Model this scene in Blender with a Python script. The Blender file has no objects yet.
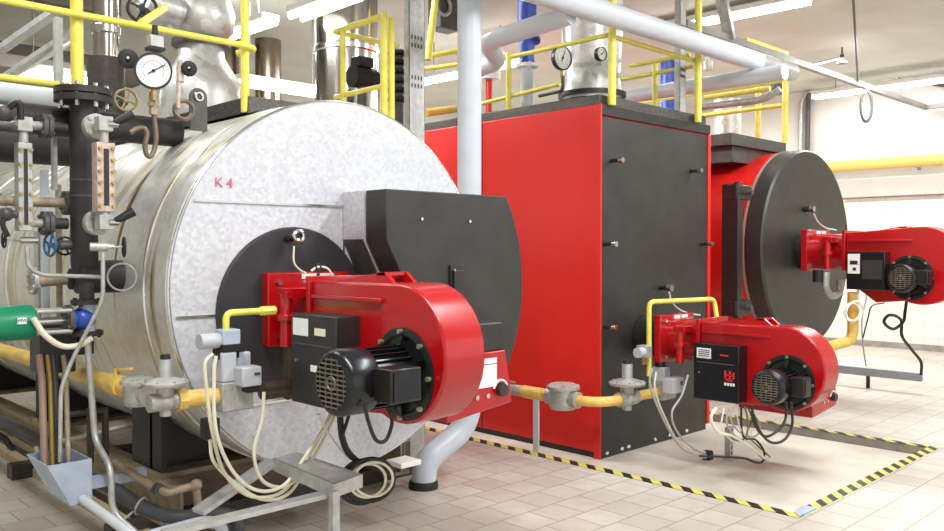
import bpy, bmesh, math, random
from math import sin, cos, pi, sqrt, radians
from mathutils import Vector, Matrix
import numpy as np
random.seed(7)
scene = bpy.context.scene
COL = scene.collection
V = Vector
# ------------------------------------------------------------------ camera
F = 834.0; CXP, CYP = 472.0, 265.5; HC = 1.6
PITCH = math.atan(16.0 / F); YAW = radians(46.0)
fh = V((cos(YAW), sin(YAW), 0)); rt = V((sin(YAW), -cos(YAW), 0)); up0 = V((0, 0, 1))
fw = fh * cos(PITCH) - up0 * sin(PITCH); upv = up0 * cos(PITCH) + fh * sin(PITCH)
EYE = V((0, 0, HC))
def P(px, py, x=None, y=None, z=None):
    """survey: the point of a world plane seen at a photo pixel"""
    d = fw + rt * ((px - CXP) / F) - upv * ((py - CYP) / F)
    t = x / d.x if x is not None else (y / d.y if y is not None else (z - HC) / d.z)
    return EYE + d * t
cam = bpy.data.cameras.new('camera'); cam.sensor_width = 36.0; cam.lens = F / 944 * 36
cam.clip_start = .05; cam.clip_end = 100
co = bpy.data.objects.new('camera', cam); COL.objects.link(co)
co.matrix_world = Matrix.Translation(EYE) @ Matrix((rt, upv, -fw)).transposed().to_4x4()
scene.camera = co

# ------------------------------------------------------------------ materials
def lin(c):
    out = []
    for v in c:
        v = v / 255.0
        out.append(v / 12.92 if v <= .04045 else ((v + .055) / 1.055) ** 2.4)
    return (*out, 1)
def nt(name):
    m = bpy.data.materials.new(name); m.use_nodes = True
    return m, m.node_tree, m.node_tree.nodes['Principled BSDF']
def mix_rgb(t, fac, a, b, blend='MIX'):
    n = t.nodes.new('ShaderNodeMix'); n.data_type = 'RGBA'; n.blend_type = blend
    for s, v in ((n.inputs[0], fac), (n.inputs[6], a), (n.inputs[7], b)):
        if isinstance(v, bpy.types.NodeSocket): t.links.new(v, s)
        else: s.default_value = v
    return n.outputs[2]
def noise(t, scale, detail=3, vec=None, dist=0):
    n = t.nodes.new('ShaderNodeTexNoise'); n.inputs['Scale'].default_value = scale
    n.inputs['Detail'].default_value = detail; n.inputs['Distortion'].default_value = dist
    if vec is None:
        tc = t.nodes.new('ShaderNodeTexCoord'); vec = tc.outputs['Object']
    t.links.new(vec, n.inputs['Vector'])
    return n.outputs['Fac']
def ramp(t, fac, lo, hi, a=(0, 0, 0, 1), b=(1, 1, 1, 1)):
    n = t.nodes.new('ShaderNodeValToRGB'); t.links.new(fac, n.inputs[0])
    n.color_ramp.elements[0].position = lo; n.color_ramp.elements[1].position = hi
    n.color_ramp.elements[0].color = a; n.color_ramp.elements[1].color = b
    return n.outputs[0]
def scl(c, k): return tuple(min(1, v * k) for v in c[:3]) + (1,)
MATS = {}
def M(name, rgb, rough=.5, metal=0.0, var=.12, scale=9, bump=0, spec=.5, bscale=None, coat=0):
    if name in MATS: return MATS[name]
    m, t, b = nt(name); c = lin(rgb)
    f = noise(t, scale, 4)
    t.links.new(mix_rgb(t, ramp(t, f, .3, .7), scl(c, 1 - var), scl(c, 1 + var)), b.inputs['Base Color'])
    b.inputs['Roughness'].default_value = rough; b.inputs['Metallic'].default_value = metal
    b.inputs['Specular IOR Level'].default_value = spec; b.inputs['Coat Weight'].default_value = coat
    if bump:
        bn = t.nodes.new('ShaderNodeBump'); bn.inputs['Strength'].default_value = bump
        bn.inputs['Distance'].default_value = .01
        t.links.new(noise(t, bscale or scale * 6, 2), bn.inputs['Height']); t.links.new(bn.outputs[0], b.inputs['Normal'])
    MATS[name] = m
    return m
def emit(name, rgb, s):
    m, t, b = nt(name)
    b.inputs['Base Color'].default_value = lin(rgb); b.inputs['Emission Color'].default_value = lin(rgb)
    b.inputs['Emission Strength'].default_value = s
    MATS[name] = m
    return m
def objcoord(t): return t.nodes.new('ShaderNodeTexCoord').outputs['Object']
def mapping(t, vec, sc=(1, 1, 1), rot=(0, 0, 0), loc=(0, 0, 0)):
    n = t.nodes.new('ShaderNodeMapping'); t.links.new(vec, n.inputs[0])
    n.inputs['Scale'].default_value = sc; n.inputs['Rotation'].default_value = rot; n.inputs['Location'].default_value = loc
    return n.outputs[0]

red = M('red_paint', (174, 8, 15), .25, 0, .06, 5, spec=.5, coat=.35)
redpanel = M('red_panel', (212, 32, 26), .42, 0, .05, 2.5, bump=.03)
blackp = M('black_paint', (40, 38, 36), .38, 0, .2, 14, bump=.12, bscale=90)
blackdoor = M('black_door_paint', (47, 45, 41), .42, 0, .22, 6, bump=.25, bscale=120)
blackrub = M('black_rubber', (26, 25, 25), .55, 0, .2, 20)
blackplate = M('refractory_black', (46, 43, 46), .6, 0, .2, 10, bump=.1)
motorblk = M('motor_black', (22, 22, 27), .25, .1, .2, 12)
pipeblk = M('pipe_black', (48, 43, 44), .5, .1, .25, 16, bump=.15)
darksteel = M('dark_steel', (70, 64, 58), .5, .4, .3, 20, bump=.15)
yellow = M('yellow_rail_paint', (226, 214, 92), .4, 0, .1, 12)
gasyel = M('gas_yellow_paint', (224, 186, 96), .42, 0, .14, 14, bump=.1)
galv = M('galvanised', (188, 188, 184), .42, .55, .16, 22, bump=.08)
castgrey = M('cast_aluminium', (176, 174, 168), .45, .45, .2, 26, bump=.15)
brass = M('brass', (176, 150, 96), .4, .7, .2, 30)
steel = M('bright_steel', (205, 203, 200), .22, 1.0, .08, 12)
stack = M('polished_flue_steel', (190, 184, 176), .16, 1.0, .1, 5, bump=.03)
copper = M('bronze_body', (196, 176, 162), .5, .35, .25, 30, bump=.15)
whitepipe = M('white_pipe_paint', (204, 208, 214), .35, 0, .05, 6)
greyduct = M('grey_duct_paint', (196, 200, 210), .35, 0, .06, 6)
bluep = M('blue_paint', (44, 74, 170), .35, 0, .15, 12)
bluegrey = M('blue_grey_sheet', (172, 182, 198), .45, .1, .12, 10)
greenp = M('green_paint', (18, 130, 92), .35, 0, .1, 9)
whitep = M('white_label', (232, 232, 228), .5, 0, .04, 30)
creamw = M('cream_cable', (222, 216, 192), .5, 0, .05, 20)
greyw = M('grey_cable', (170, 166, 158), .5, 0, .06, 20)
darkgrey = M('dark_grey_metal', (84, 82, 80), .45, .3, .2, 12, bump=.1)
tread = M('tread_plate', (86, 82, 78), .4, .6, .25, 40, bump=.5, bscale=60)
rusty = M('drain_pipe_metal', (164, 148, 126), .55, .3, .3, 18, bump=.15)
dirtysteel = M('dirty_beam_steel', (136, 122, 98), .65, .2, .3, 12, bump=.2)
dialm = M('dial_white', (238, 238, 234), .4, 0, .02, 10)
plasticgrey = M('grey_plastic', (182, 184, 190), .45, 0, .08, 10)
redtxt = M('red_marker', (206, 110, 134), .6, 0, .1, 30)
redlogo = M('red_logo', (214, 40, 40), .5, 0, .05, 30)
lampwhite = M('lamp_housing', (236, 234, 228), .4, 0, .03, 10)
tubem = emit('lamp_tube', (250, 253, 255), 14)
clearg = M('sight_glass', (70, 60, 55), .1, 0, .1, 10)

def spangle(name, rgb, metal, rough, stain=0, var=.16, sscale=42):
    m, t, b = nt(name); c = lin(rgb)
    oc = objcoord(t)
    v = t.nodes.new('ShaderNodeTexVoronoi'); v.inputs['Scale'].default_value = sscale
    t.links.new(oc, v.inputs['Vector'])
    n = t.nodes.new('ShaderNodeSeparateColor'); t.links.new(v.outputs['Color'], n.inputs[0])
    col = mix_rgb(t, n.outputs[0], scl(c, 1 - var), scl(c, 1 + var))
    big = ramp(t, noise(t, 1.6, 4, oc), .35, .7)
    col = mix_rgb(t, big, col, mix_rgb(t, .5, col, scl(c, .86)))
    if stain:
        st = noise(t, 1, 5, mapping(t, oc, (3, 7, .55)), 1.2)
        col = mix_rgb(t, ramp(t, st, .53, .70), col, lin((186, 172, 124)))
        st2 = noise(t, 1, 4, mapping(t, oc, (2, 9, .5), loc=(3, 1, 7)), .8)
        col = mix_rgb(t, ramp(t, st2, .63, .70), col, lin((128, 98, 52)))
    t.links.new(col, b.inputs['Base Color'])
    b.inputs['Metallic'].default_value = metal
    r = ramp(t, noise(t, 7, 3, oc), .3, .7, (rough - .08,) * 3 + (1,), (rough + .1,) * 3 + (1,))
    t.links.new(r, b.inputs['Roughness'])
    bn = t.nodes.new('ShaderNodeBump'); bn.inputs['Strength'].default_value = .12; bn.inputs['Distance'].default_value = .02
    t.links.new(noise(t, 3.0, 3, oc), bn.inputs['Height']); t.links.new(bn.outputs[0], b.inputs['Normal'])
    MATS[name] = m
    return m
shellm = spangle('aluminium_jacket', (236, 234, 226), .55, .36, 1, .07, 30)
frontm = spangle('galvanised_front_sheet', (204, 204, 208), .25, .5, 0, .14, 55)
insul = spangle('aluminium_foil_wrap', (214, 212, 208), .55, .38, 0, .2, 16)

# ------------------------------------------------------------------ mesh builder
def frame_for(d):
    d = V(d).normalized()
    a = V((0, 0, 1)) if abs(d.z) < .9 else V((1, 0, 0))
    u = a.cross(d).normalized(); w = d.cross(u)
    return u, w, d
ORG = {}
class MB:
    def __init__(s): s.v = []; s.f = []
    def add(s, vs, fs):
        k = len(s.v); s.v += [V(p) for p in vs]; s.f += [tuple(i + k for i in f) for f in fs]; return s
    def box(s, x0, x1, y0, y1, z0, z1):
        return s.add([(x, y, z) for x in (x0, x1) for y in (y0, y1) for z in (z0, z1)],
                     [(0, 1, 3, 2), (4, 6, 7, 5), (0, 4, 5, 1), (2, 3, 7, 6), (0, 2, 6, 4), (1, 5, 7, 3)])
    def bar(s, p0, p1, w, h, upd=None):
        p0, p1 = V(p0), V(p1); d = (p1 - p0).normalized()
        if upd is None: u, n, _ = frame_for(d)
        else:
            u = V(upd).cross(d).normalized(); n = d.cross(u)
        vs = [p + u * a * w / 2 + n * b * h / 2 for p in (p0, p1) for a, b in ((-1, -1), (1, -1), (1, 1), (-1, 1))]
        return s.add(vs, [(3, 2, 1, 0), (4, 5, 6, 7), (0, 1, 5, 4), (1, 2, 6, 5), (2, 3, 7, 6), (3, 0, 4, 7)])
    def lathe(s, o, ax, prof, n=28):
        """prof: (radius, distance along axis)"""
        o = V(o); u, w, d = frame_for(ax); k = len(s.v); rings = []
        for r, t in prof:
            c = o + d * t
            if r < 1e-6: s.v.append(c); rings.append([len(s.v) - 1] * n)
            else:
                st = len(s.v)
                for i in range(n):
                    a = 2 * pi * i / n; s.v.append(c + u * cos(a) * r + w * sin(a) * r)
                rings.append(list(range(st, st + n)))
        for A, B in zip(rings, rings[1:]):
            for i in range(n):
                j = (i + 1) % n; q = []
                for x in (A[i], A[j], B[j], B[i]):
                    if x not in q: q.append(x)
                if len(q) > 2: s.f.append(tuple(q))
        for R, fl in ((rings[0], 1), (rings[-1], 0)):
            if R[0] != R[1]: s.f.append(tuple(reversed(R)) if fl else tuple(R))
        return s
    def cyl(s, p0, p1, r0, r1=None, n=24):
        p0, p1 = V(p0), V(p1); r1 = r0 if r1 is None else r1
        return s.lathe(p0, p1 - p0, [(r0, 0), (r1, (p1 - p0).length)], n)
    def tube(s, pts, r, n=12):
        pts = [V(p) for p in pts]; L = len(pts); fr = None; rings = []
        for i, p in enumerate(pts):
            d = (pts[min(i + 1, L - 1)] - pts[max(i - 1, 0)])
            if d.length < 1e-9: d = V((0, 0, 1))
            d.normalize()
            if fr is None: u, w, _ = frame_for(d)
            else:
                u = fr - d * fr.dot(d)
                u = u.normalized() if u.length > 1e-6 else frame_for(d)[0]
                w = d.cross(u)
            fr = u; st = len(s.v)
            rr = r[i] if isinstance(r, (list, tuple)) else r
            for k in range(n):
                a = 2 * pi * k / n; s.v.append(p + u * cos(a) * rr + w * sin(a) * rr)
            rings.append(range(st, st + n))
        for A, B in zip(rings, rings[1:]):
            for i in range(n):
                j = (i + 1) % n; s.f.append((A[i], A[j], B[j], B[i]))
        s.f.append(tuple(reversed(rings[0]))); s.f.append(tuple(rings[-1]))
        return s
    def torus(s, c, ax, R, r, n=24, m=8, a0=0, a1=2 * pi):
        u, w, d = frame_for(ax); c = V(c)
        full = abs(a1 - a0 - 2 * pi) < 1e-6
        pts = [c + u * cos(a0 + (a1 - a0) * i / n) * R + w * sin(a0 + (a1 - a0) * i / n) * R for i in range(n + 1)]
        if not full: return s.tube(pts, r, m)
        k = len(s.v)
        for i in range(n):
            a = 2 * pi * i / n; e = u * cos(a) + w * sin(a)
            for j in range(m):
                b = 2 * pi * j / m; s.v.append(c + e * (R + r * cos(b)) + d * r * sin(b))
        for i in range(n):
            for j in range(m):
                i2, j2 = (i + 1) % n, (j + 1) % m
                s.f.append((k + i * m + j, k + i2 * m + j, k + i2 * m + j2, k + i * m + j2))
        return s
    def ball(s, c, r, n=16, sq=1.0, ax=(0, 0, 1)):
        m = 9
        return s.lathe(V(c) - V(ax).normalized() * r * sq, ax,
                       [(r * sin(pi * i / m), r * sq * (1 - cos(pi * i / m))) for i in range(m + 1)], n)
    def prism(s, poly, plane, a, b):
        """poly in 2D, extruded from a to b along the third axis"""
        mk = {'yz': lambda p, t: (t, p[0], p[1]), 'xz': lambda p, t: (p[0], t, p[1]), 'xy': lambda p, t: (p[0], p[1], t)}[plane]
        n = len(poly)
        vs = [mk(p, a) for p in poly] + [mk(p, b) for p in poly]
        fs = [tuple(range(n))[::-1], tuple(range(n, 2 * n))] + [(i, (i + 1) % n, n + (i + 1) % n, n + i) for i in range(n)]
        return s.add(vs, fs)
    def flange(s, c, ax, r, t, bolts=8, br=.010):
        c = V(c); u, w, d = frame_for(ax)
        s.lathe(c - d * t / 2, d, [(r, 0), (r, t)], 28)
        for i in range(bolts):
            a = 2 * pi * (i + .5) / bolts; p = c + (u * cos(a) + w * sin(a)) * r * .8
            s.cyl(p - d * t * .9, p + d * t * .9, br, n=6)
        return s
    def wheel(s, c, ax, R, r=.008, spokes=4):
        u, w, d = frame_for(ax); c = V(c)
        s.torus(c, ax, R, r, 24, 8); s.cyl(c - d * r * 1.5, c + d * r * 1.5, R * .24, n=12)
        for i in range(spokes):
            a = 2 * pi * i / spokes + .4; s.bar(c, c + (u * cos(a) + w * sin(a)) * R, r * 1.6, r * 1.2)
        return s
    def build(s, name, mat, parent=None, label=None, bevel=0, sharp=38):
        me = bpy.data.meshes.new(name)
        if parent is not None: org = ORG[parent.name]
        else:
            lo = V([min(p[i] for p in s.v) for i in range(3)]); hi = V([max(p[i] for p in s.v) for i in range(3)])
            org = V(((lo.x + hi.x) / 2, (lo.y + hi.y) / 2, lo.z))
        me.from_pydata([tuple(p - org) for p in s.v], [], s.f)
        bm = bmesh.new(); bm.from_mesh(me); bmesh.ops.recalc_face_normals(bm, faces=bm.faces); bm.to_mesh(me); bm.free()
        me.polygons.foreach_set('use_smooth', [True] * len(me.polygons))
        me.set_sharp_from_angle(angle=radians(sharp))
        me.materials.append(mat)
        o = bpy.data.objects.new(name, me); COL.objects.link(o)
        if parent is not None: o.parent = parent
        else: o.location = org
        ORG[o.name] = org
        if label: o['label'] = label
        if bevel:
            md = o.modifiers.new('bevel', 'BEVEL'); md.width = bevel; md.segments = 2; md.limit_method = 'ANGLE'; md.angle_limit = radians(40)
        return o
def tag(o, label, cat, group=None):
    o['label'] = label; o['category'] = cat
    if group: o['group'] = group
    return o
def struct(o): o['kind'] = 'structure'; return o
def thing(name, loc, label, cat, group=None):
    o = bpy.data.objects.new(name, None); COL.objects.link(o); o.location = V(loc); o.empty_display_size = .1
    ORG[o.name] = V(loc)
    return tag(o, label, cat, group)
def dup(root, loc, label=None):
    r = root.copy(); COL.objects.link(r); r.location = V(loc); ORG[r.name] = V(loc)
    if label: r['label'] = label
    for ch in list(root.children):
        c = ch.copy(); COL.objects.link(c); c.parent = r
        for g in list(ch.children):
            d = g.copy(); COL.objects.link(d); d.parent = c
    return r
def bend(pts, r=.05, n=6):
    pts = [V(p) for p in pts]; out = [pts[0]]
    for a, b, c in zip(pts, pts[1:], pts[2:]):
        d1 = (a - b); d2 = (c - b); rr = min(r, d1.length * .49, d2.length * .49)
        p, q = b + d1.normalized() * rr, b + d2.normalized() * rr
        for i in range(n + 1):
            t = i / n; out.append(p * (1 - t) ** 2 + b * 2 * t * (1 - t) + q * t * t)
    out.append(pts[-1]); return out
def spline(pts, n=8):
    pts = [V(p) for p in pts]; q = [pts[0] * 2 - pts[1]] + pts + [pts[-1] * 2 - pts[-2]]; out = []
    for i in range(1, len(q) - 2):
        a, b, c, d = q[i - 1:i + 3]
        for k in range(n):
            t = k / n
            out.append(.5 * ((2 * b) + (c - a) * t + (2 * a - 5 * b + 4 * c - d) * t * t + (3 * b - a - 3 * c + d) * t ** 3))
    out.append(pts[-1]); return out
def text_mesh(name, body, size, loc, xdir, ydir, mat, parent, depth=.002):
    cu = bpy.data.curves.new('lettering', 'FONT'); cu.body = body; cu.size = size; cu.extrude = depth
    cu.align_x = 'CENTER'; cu.align_y = 'CENTER'
    tmp = bpy.data.objects.new('lettering', cu); COL.objects.link(tmp)
    bpy.context.view_layer.update()
    me = bpy.data.meshes.new_from_object(tmp.evaluated_get(bpy.context.evaluated_depsgraph_get()))
    bpy.data.objects.remove(tmp); bpy.data.curves.remove(cu)
    x, y = V(xdir), V(ydir); z = x.cross(y)
    me.transform(Matrix.Translation(V(loc) - ORG[parent.name]) @ Matrix((x, y, z)).transposed().to_4x4())
    me.materials.clear(); me.materials.append(mat)
    o = bpy.data.objects.new(name, me); COL.objects.link(o); o.parent = parent; ORG[o.name] = ORG[parent.name]
    return o
def cable(name, pts, r, mat, label, cat='cable', group=None, n=7, k=8):
    return tag(MB().tube(spline(pts, k), r, n).build(name, mat), label, cat, group)

# =================================================================== SETTING
XW, YW, ZC = 14.3, 12.0, 4.35
PX0, PX1, PY0, PY1, PZ = 4.83, 7.36, 2.2, 8.0, -.07
def floor_mat():
    m, t, b = nt('floor_tiles'); oc = objcoord(t)
    br = t.nodes.new('ShaderNodeTexBrick'); t.links.new(mapping(t, oc, loc=(.08, .03, 0)), br.inputs['Vector'])
    br.offset = .5; br.inputs['Scale'].default_value = 1; br.inputs['Brick Width'].default_value = .24
    br.inputs['Row Height'].default_value = .245; br.inputs['Mortar Size'].default_value = .004
    br.inputs['Mortar Smooth'].default_value = .2; br.inputs['Bias'].default_value = 0
    br.inputs['Color1'].default_value = lin((208, 203, 195)); br.inputs['Color2'].default_value = lin((193, 186, 177))
    br.inputs['Mortar'].default_value = lin((138, 130, 120))
    n = ramp(t, noise(t, 1.1, 5, oc), .3, .75)
    c = mix_rgb(t, n, br.outputs['Color'], mix_rgb(t, 1, br.outputs['Color'], lin((222, 216, 208)), 'MULTIPLY'))
    n2 = ramp(t, noise(t, 9, 4, oc), .45, .8)
    c = mix_rgb(t, n2, c, mix_rgb(t, .5, c, lin((172, 158, 140))))
    t.links.new(c, b.inputs['Base Color'])
    b.inputs['Roughness'].default_value = .42
    bn = t.nodes.new('ShaderNodeBump'); bn.inputs['Strength'].default_value = .25; bn.inputs['Distance'].default_value = .01; bn.invert = True
    t.links.new(br.outputs['Fac'], bn.inputs['Height']); t.links.new(bn.outputs[0], b.inputs['Normal'])
    return m
fl = MB()
for a, b_, c, d in ((-3, PX0, -5, YW), (PX1, XW, -5, YW), (PX0, PX1, -5, PY0), (PX0, PX1, PY1, YW)):
    fl.box(a, b_, c, d, -.12, 0)
fo = struct(fl.build('floor', floor_mat()))
fo.data.transform(Matrix.Translation(fo.location)); fo.location = (0, 0, 0)
slab = M('pit_concrete', (206, 198, 184), .6, 0, .12, 3, bump=.15)
struct(MB().box(PX0, PX1, PY0, PY1, -.16, PZ).build('floor_recess', slab))
curb = M('curb_grey', (142, 136, 126), .6, 0, .2, 9, bump=.1)
q = MB()
q.box(PX0, PX0 + .06, PY0, PY1, PZ, .001); q.box(PX1 - .06, PX1, PY0 + .06, PY1, PZ, .001); q.box(PX0 + .06, PX1, PY0, PY0 + .06, PZ, .001)
struct(q.build('trim_1', curb))
def tape_mat(axis):
    m, t, b = nt('hazard_stripes_' + axis); oc = objcoord(t)
    sx = t.nodes.new('ShaderNodeSeparateXYZ'); t.links.new(oc, sx.inputs[0])
    ad = t.nodes.new('ShaderNodeMath'); ad.operation = 'SUBTRACT'
    t.links.new(sx.outputs[0], ad.inputs[0]); t.links.new(sx.outputs[1], ad.inputs[1])
    mu = t.nodes.new('ShaderNodeMath'); mu.operation = 'MULTIPLY'; mu.inputs[1].default_value = 1 / .16; t.links.new(ad.outputs[0], mu.inputs[0])
    fr = t.nodes.new('ShaderNodeMath'); fr.operation = 'FRACT'; t.links.new(mu.outputs[0], fr.inputs[0])
    gt = t.nodes.new('ShaderNodeMath'); gt.operation = 'GREATER_THAN'; gt.inputs[1].default_value = .5; t.links.new(fr.outputs[0], gt.inputs[0])
    c = mix_rgb(t, gt.outputs[0], lin((206, 196, 96)), lin((32, 30, 28)))
    w = ramp(t, noise(t, 24, 4, oc), .62, .72)
    c = mix_rgb(t, w, c, mix_rgb(t, .5, c, lin((150, 142, 120))))
    t.links.new(c, b.inputs['Base Color']); b.inputs['Roughness'].default_value = .5
    return m
tm = tape_mat('x')
for n_, (a, b_, c, d), lb in (('l', (PX0 - .005, PX0 + .075, PY0, 7.2), 'yellow and black hazard tape along the floor left of the red box boiler'),
                          ('f', (PX0 + .24, PX1 + .005, PY0 - .005, PY0 + .07), 'yellow and black hazard tape across the front edge of the floor recess'),
                          ('r', (PX1 - .065, PX1 + .005, PY0 + .07, 5.2), 'worn hazard tape along the far edge of the floor recess')):
    tag(MB().box(a, b_, c, d, .001, .005).build('hazard_tape', tm), lb, 'hazard tape', None)
tag(MB().prism([(4.84, 2.2), (5.07, 2.2), (5.07, 2.27), (4.98, 2.275), (4.90, 2.26)], 'xy', .001, .012).build('tape_patch', bluegrey), 'pale scuffed patch between two hazard tapes at the recess corner', 'patch')

wallm, t, b = nt('wall_plaster'); oc = objcoord(t)
c = mix_rgb(t, ramp(t, noise(t, .9, 4, oc), .3, .7), lin((230, 229, 224)), lin((222, 220, 213)))
t.links.new(c, b.inputs['Base Color']); b.inputs['Roughness'].default_value = .7
tilem, t, b = nt('wall_tile'); oc = objcoord(t)
br = t.nodes.new('ShaderNodeTexBrick'); br.offset = 0
t.links.new(mapping(t, oc, rot=(0, radians(90), radians(90))), br.inputs['Vector'])
br.inputs['Scale'].default_value = 1; br.inputs['Brick Width'].default_value = .2; br.inputs['Row Height'].default_value = .2
br.inputs['Mortar Size'].default_value = .005
br.inputs['Color1'].default_value = lin((228, 224, 212)); br.inputs['Color2'].default_value = lin((220, 215, 202)); br.inputs['Mortar'].default_value = lin((200, 195, 184))
t.links.new(br.outputs['Color'], b.inputs['Base Color']); b.inputs['Roughness'].default_value = .3
backm = M('back_wall_plaster', (220, 223, 213), .75, 0, .08, 1.2)
ceilm = M('ceiling_concrete', (202, 204, 196), .8, 0, .07, 1.5, bump=.08)
struct(MB().box(XW, XW + .2, -5, YW, 2.45, ZC).build('wall_right', wallm))
struct(MB().box(XW - .02, XW + .2, -5, YW, 0, 2.45).build('wall_right_tiled', tilem))
struct(MB().box(-3, XW + .2, YW, YW + .2, 0, ZC).build('wall_back', backm))
struct(MB().box(-3.2, -3, -5, YW, 0, ZC).build('wall_left', wallm))
struct(MB().box(-3.2, XW + .2, -5, YW + .2, ZC, ZC + .2).build('ceiling', ceilm))
bandm = M('grey_band', (190, 184, 174), .6, 0, .05, 3)
struct(MB().box(XW - .14, XW, -5, YW, 2.46, 2.76).build('trim_2', bandm, bevel=.01))
struct(MB().box(XW - .03, XW, -5, YW, 0, .1).build('baseboard_right', curb))

# =================================================================== SILVER BOILER
BX, BZ, BR, BY = 2.755, 1.392, 1.037, 3.88
sb = thing('steam_boiler', (BX, 6.2, 0), 'large silver jacketed cylindrical boiler marked K4 at the left', 'boiler')
MB().lathe((BX, BY, BZ), (0, 1, 0), [(BR - .02, .002), (BR, .02), (BR, 5.2), (BR - .1, 5.25), (0, 5.25)], 96).build('shell', shellm, sb)
MB().lathe((BX, BY - .012, BZ), (0, 1, 0), [(0, 0), (BR - .012, 0), (BR - .012, .014), (0, .014)], 96).build('front_plate', frontm, sb)
MB().torus((BX, BY, BZ), (0, 1, 0), BR - .006, .009, 96, 8).build('edge_trim', steel, sb)
for yy in (4.14, 5.3, 6.5, 7.7):
    MB().lathe((BX, yy, BZ), (0, 1, 0), [(BR, 0), (BR + .006, .005), (BR + .006, .055), (BR, .06)], 96).build('jacket_band', shellm, sb)
for zz in (1.84, 1.272, .80):
    h = sqrt(BR ** 2 - (zz - BZ) ** 2) - .03
    MB().box(BX - h, BX + (h if zz < 1 else -.02), BY - .02, BY - .01, zz - .006, zz + .006).build('sheet_seam', steel, sb)
MB().box(BX - .03, BX - .02, BY - .02, BY - .01, 1.3, 1.85).build('sheet_seam', steel, sb)
BPX, BPZ = 2.41, 1.27
MB().lathe((BPX, BY - .03, BPZ), (0, 1, 0), [(0, 0), (.44, 0), (.45, .01), (.45, .03)], 64).build('burner_plate', blackplate, sb)
text_mesh('lettering', 'K 4', .07, P(224, 183, y=BY - .016), (1, 0, 0), (0, 0, 1), redtxt, sb)
# smoke box door on the right half
D0, D1, D2 = BY, 3.655, 3.475
def dpoly(r):
    pts = [(2.728, 1.65), (2.728, 1.92)]
    a0 = math.asin((1.92 - BZ) / r); a1 = -math.asin((BZ - .9) / r)
    for i in range(15):
        a = a0 + (a1 - a0) * i / 14; pts.append((BX + r * cos(a), BZ + r * sin(a)))
    pts += [(3.02, .9), (3.0, 1.12), (2.868, 1.395)]
    return pts
MB().prism(dpoly(1.0), 'xz', D1 + .012, D0 - .012).build('smoke_box', frontm, sb)
MB().prism(dpoly(1.034), 'xz', D2, D1).build('smoke_box_door', blackdoor, sb, bevel=.006)
MB().prism([(2.722, 1.655), (2.93, 1.24), (2.96, 1.25), (2.75, 1.665)], 'xz', D1 + .02, D0 - .02).build('smoke_box_skirt', darkgrey, sb)
for px, py in ((421, 219), (469, 221.5)):
    p = P(px, py, y=D2); MB().cyl(p + V((0, .01, 0)), p - V((0, .012, 0)), .009, n=10).build('door_bolt', steel, sb)
p0, p1 = P(449, 265, y=D2), P(462, 300, y=D2)
hd = MB().box(p0.x, p1.x, D2 - .014, D2, p1.z, p0.z); hd.box(p0.x + .015, p1.x - .015, D2 - .03, D2 - .012, p1.z + .03, p0.z - .03)
hd.build('door_latch', blackp, sb, bevel=.003)
for py in (270, 293): MB().cyl(P(455, py, y=D2 - .034), P(455, py, y=D2 + .01), .007, n=8).build('latch_screw', steel, sb)
# sight glass
sg = P(299, 236, y=BY - .12)
MB().cyl(sg + V((-.02, .10, -.015)), sg, .02, n=14).build('sight_tube', blackp, sb)
MB().torus(sg, V((-.15, -1, .1)), .026, .011, 20, 8).build('sight_ring', steel, sb)
# stub for the column and oval hand hole cover
st0 = P(127, 276, x=1.76); st0 = V((1.80, st0.y, st0.z))
MB().cyl((1.505, st0.y, st0.z), (1.84, st0.y, st0.z), .085).build('water_stub', pipeblk, sb)
# saddles and base
for yy in (4.62, 6.4, 8.2):
    s = MB(); n = 14; xs = [BX - .8 + 1.6 * i / n for i in range(n + 1)]
    arc = [(x, BZ - sqrt(BR ** 2 - (x - BX) ** 2) + .004) for x in xs]
    s.prism([(xs[0], .36), *arc, (xs[-1], .36)], 'xz', yy, yy + .03)
    s.box(xs[0], xs[0] + .03, yy - .12, yy + .28, .36, BZ - sqrt(BR ** 2 - .8 ** 2) - .02)
    s.box(xs[-1] - .03, xs[-1], yy - .12, yy + .28, .36, BZ - sqrt(BR ** 2 - .8 ** 2) - .02)
    s.build('saddle', M('saddle_black', (26, 25, 26), .5, 0, .2, 12), sb)
    MB().box(xs[0] - .04, xs[-1] + .04, yy - .14, yy + .3, .335, .36).build('saddle_foot_plate', dirtysteel, sb)
for xx in (1.98, 3.5):
    ib = MB().box(xx - .07, xx + .07, 4.3, 8.8, .315, .335).box(xx - .008, xx + .008, 4.3, 8.8, .12, .32).box(xx - .07, xx + .07, 4.3, 8.8, .1, .12)
    ib.build('base_beam', dirtysteel, sb)
for yy in (4.6, 6.4, 8.2):
    MB().box(1.7, 3.8, yy - .06, yy + .06, 0, .1).build('cross_beam', darksteel, sb)
MB().box(1.83, 1.90, 3.7, 8.8, .0, .06).build('floor_rail', M('pale_rail', (176, 162, 128), .6, .1, .25, 14), sb)
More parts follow.
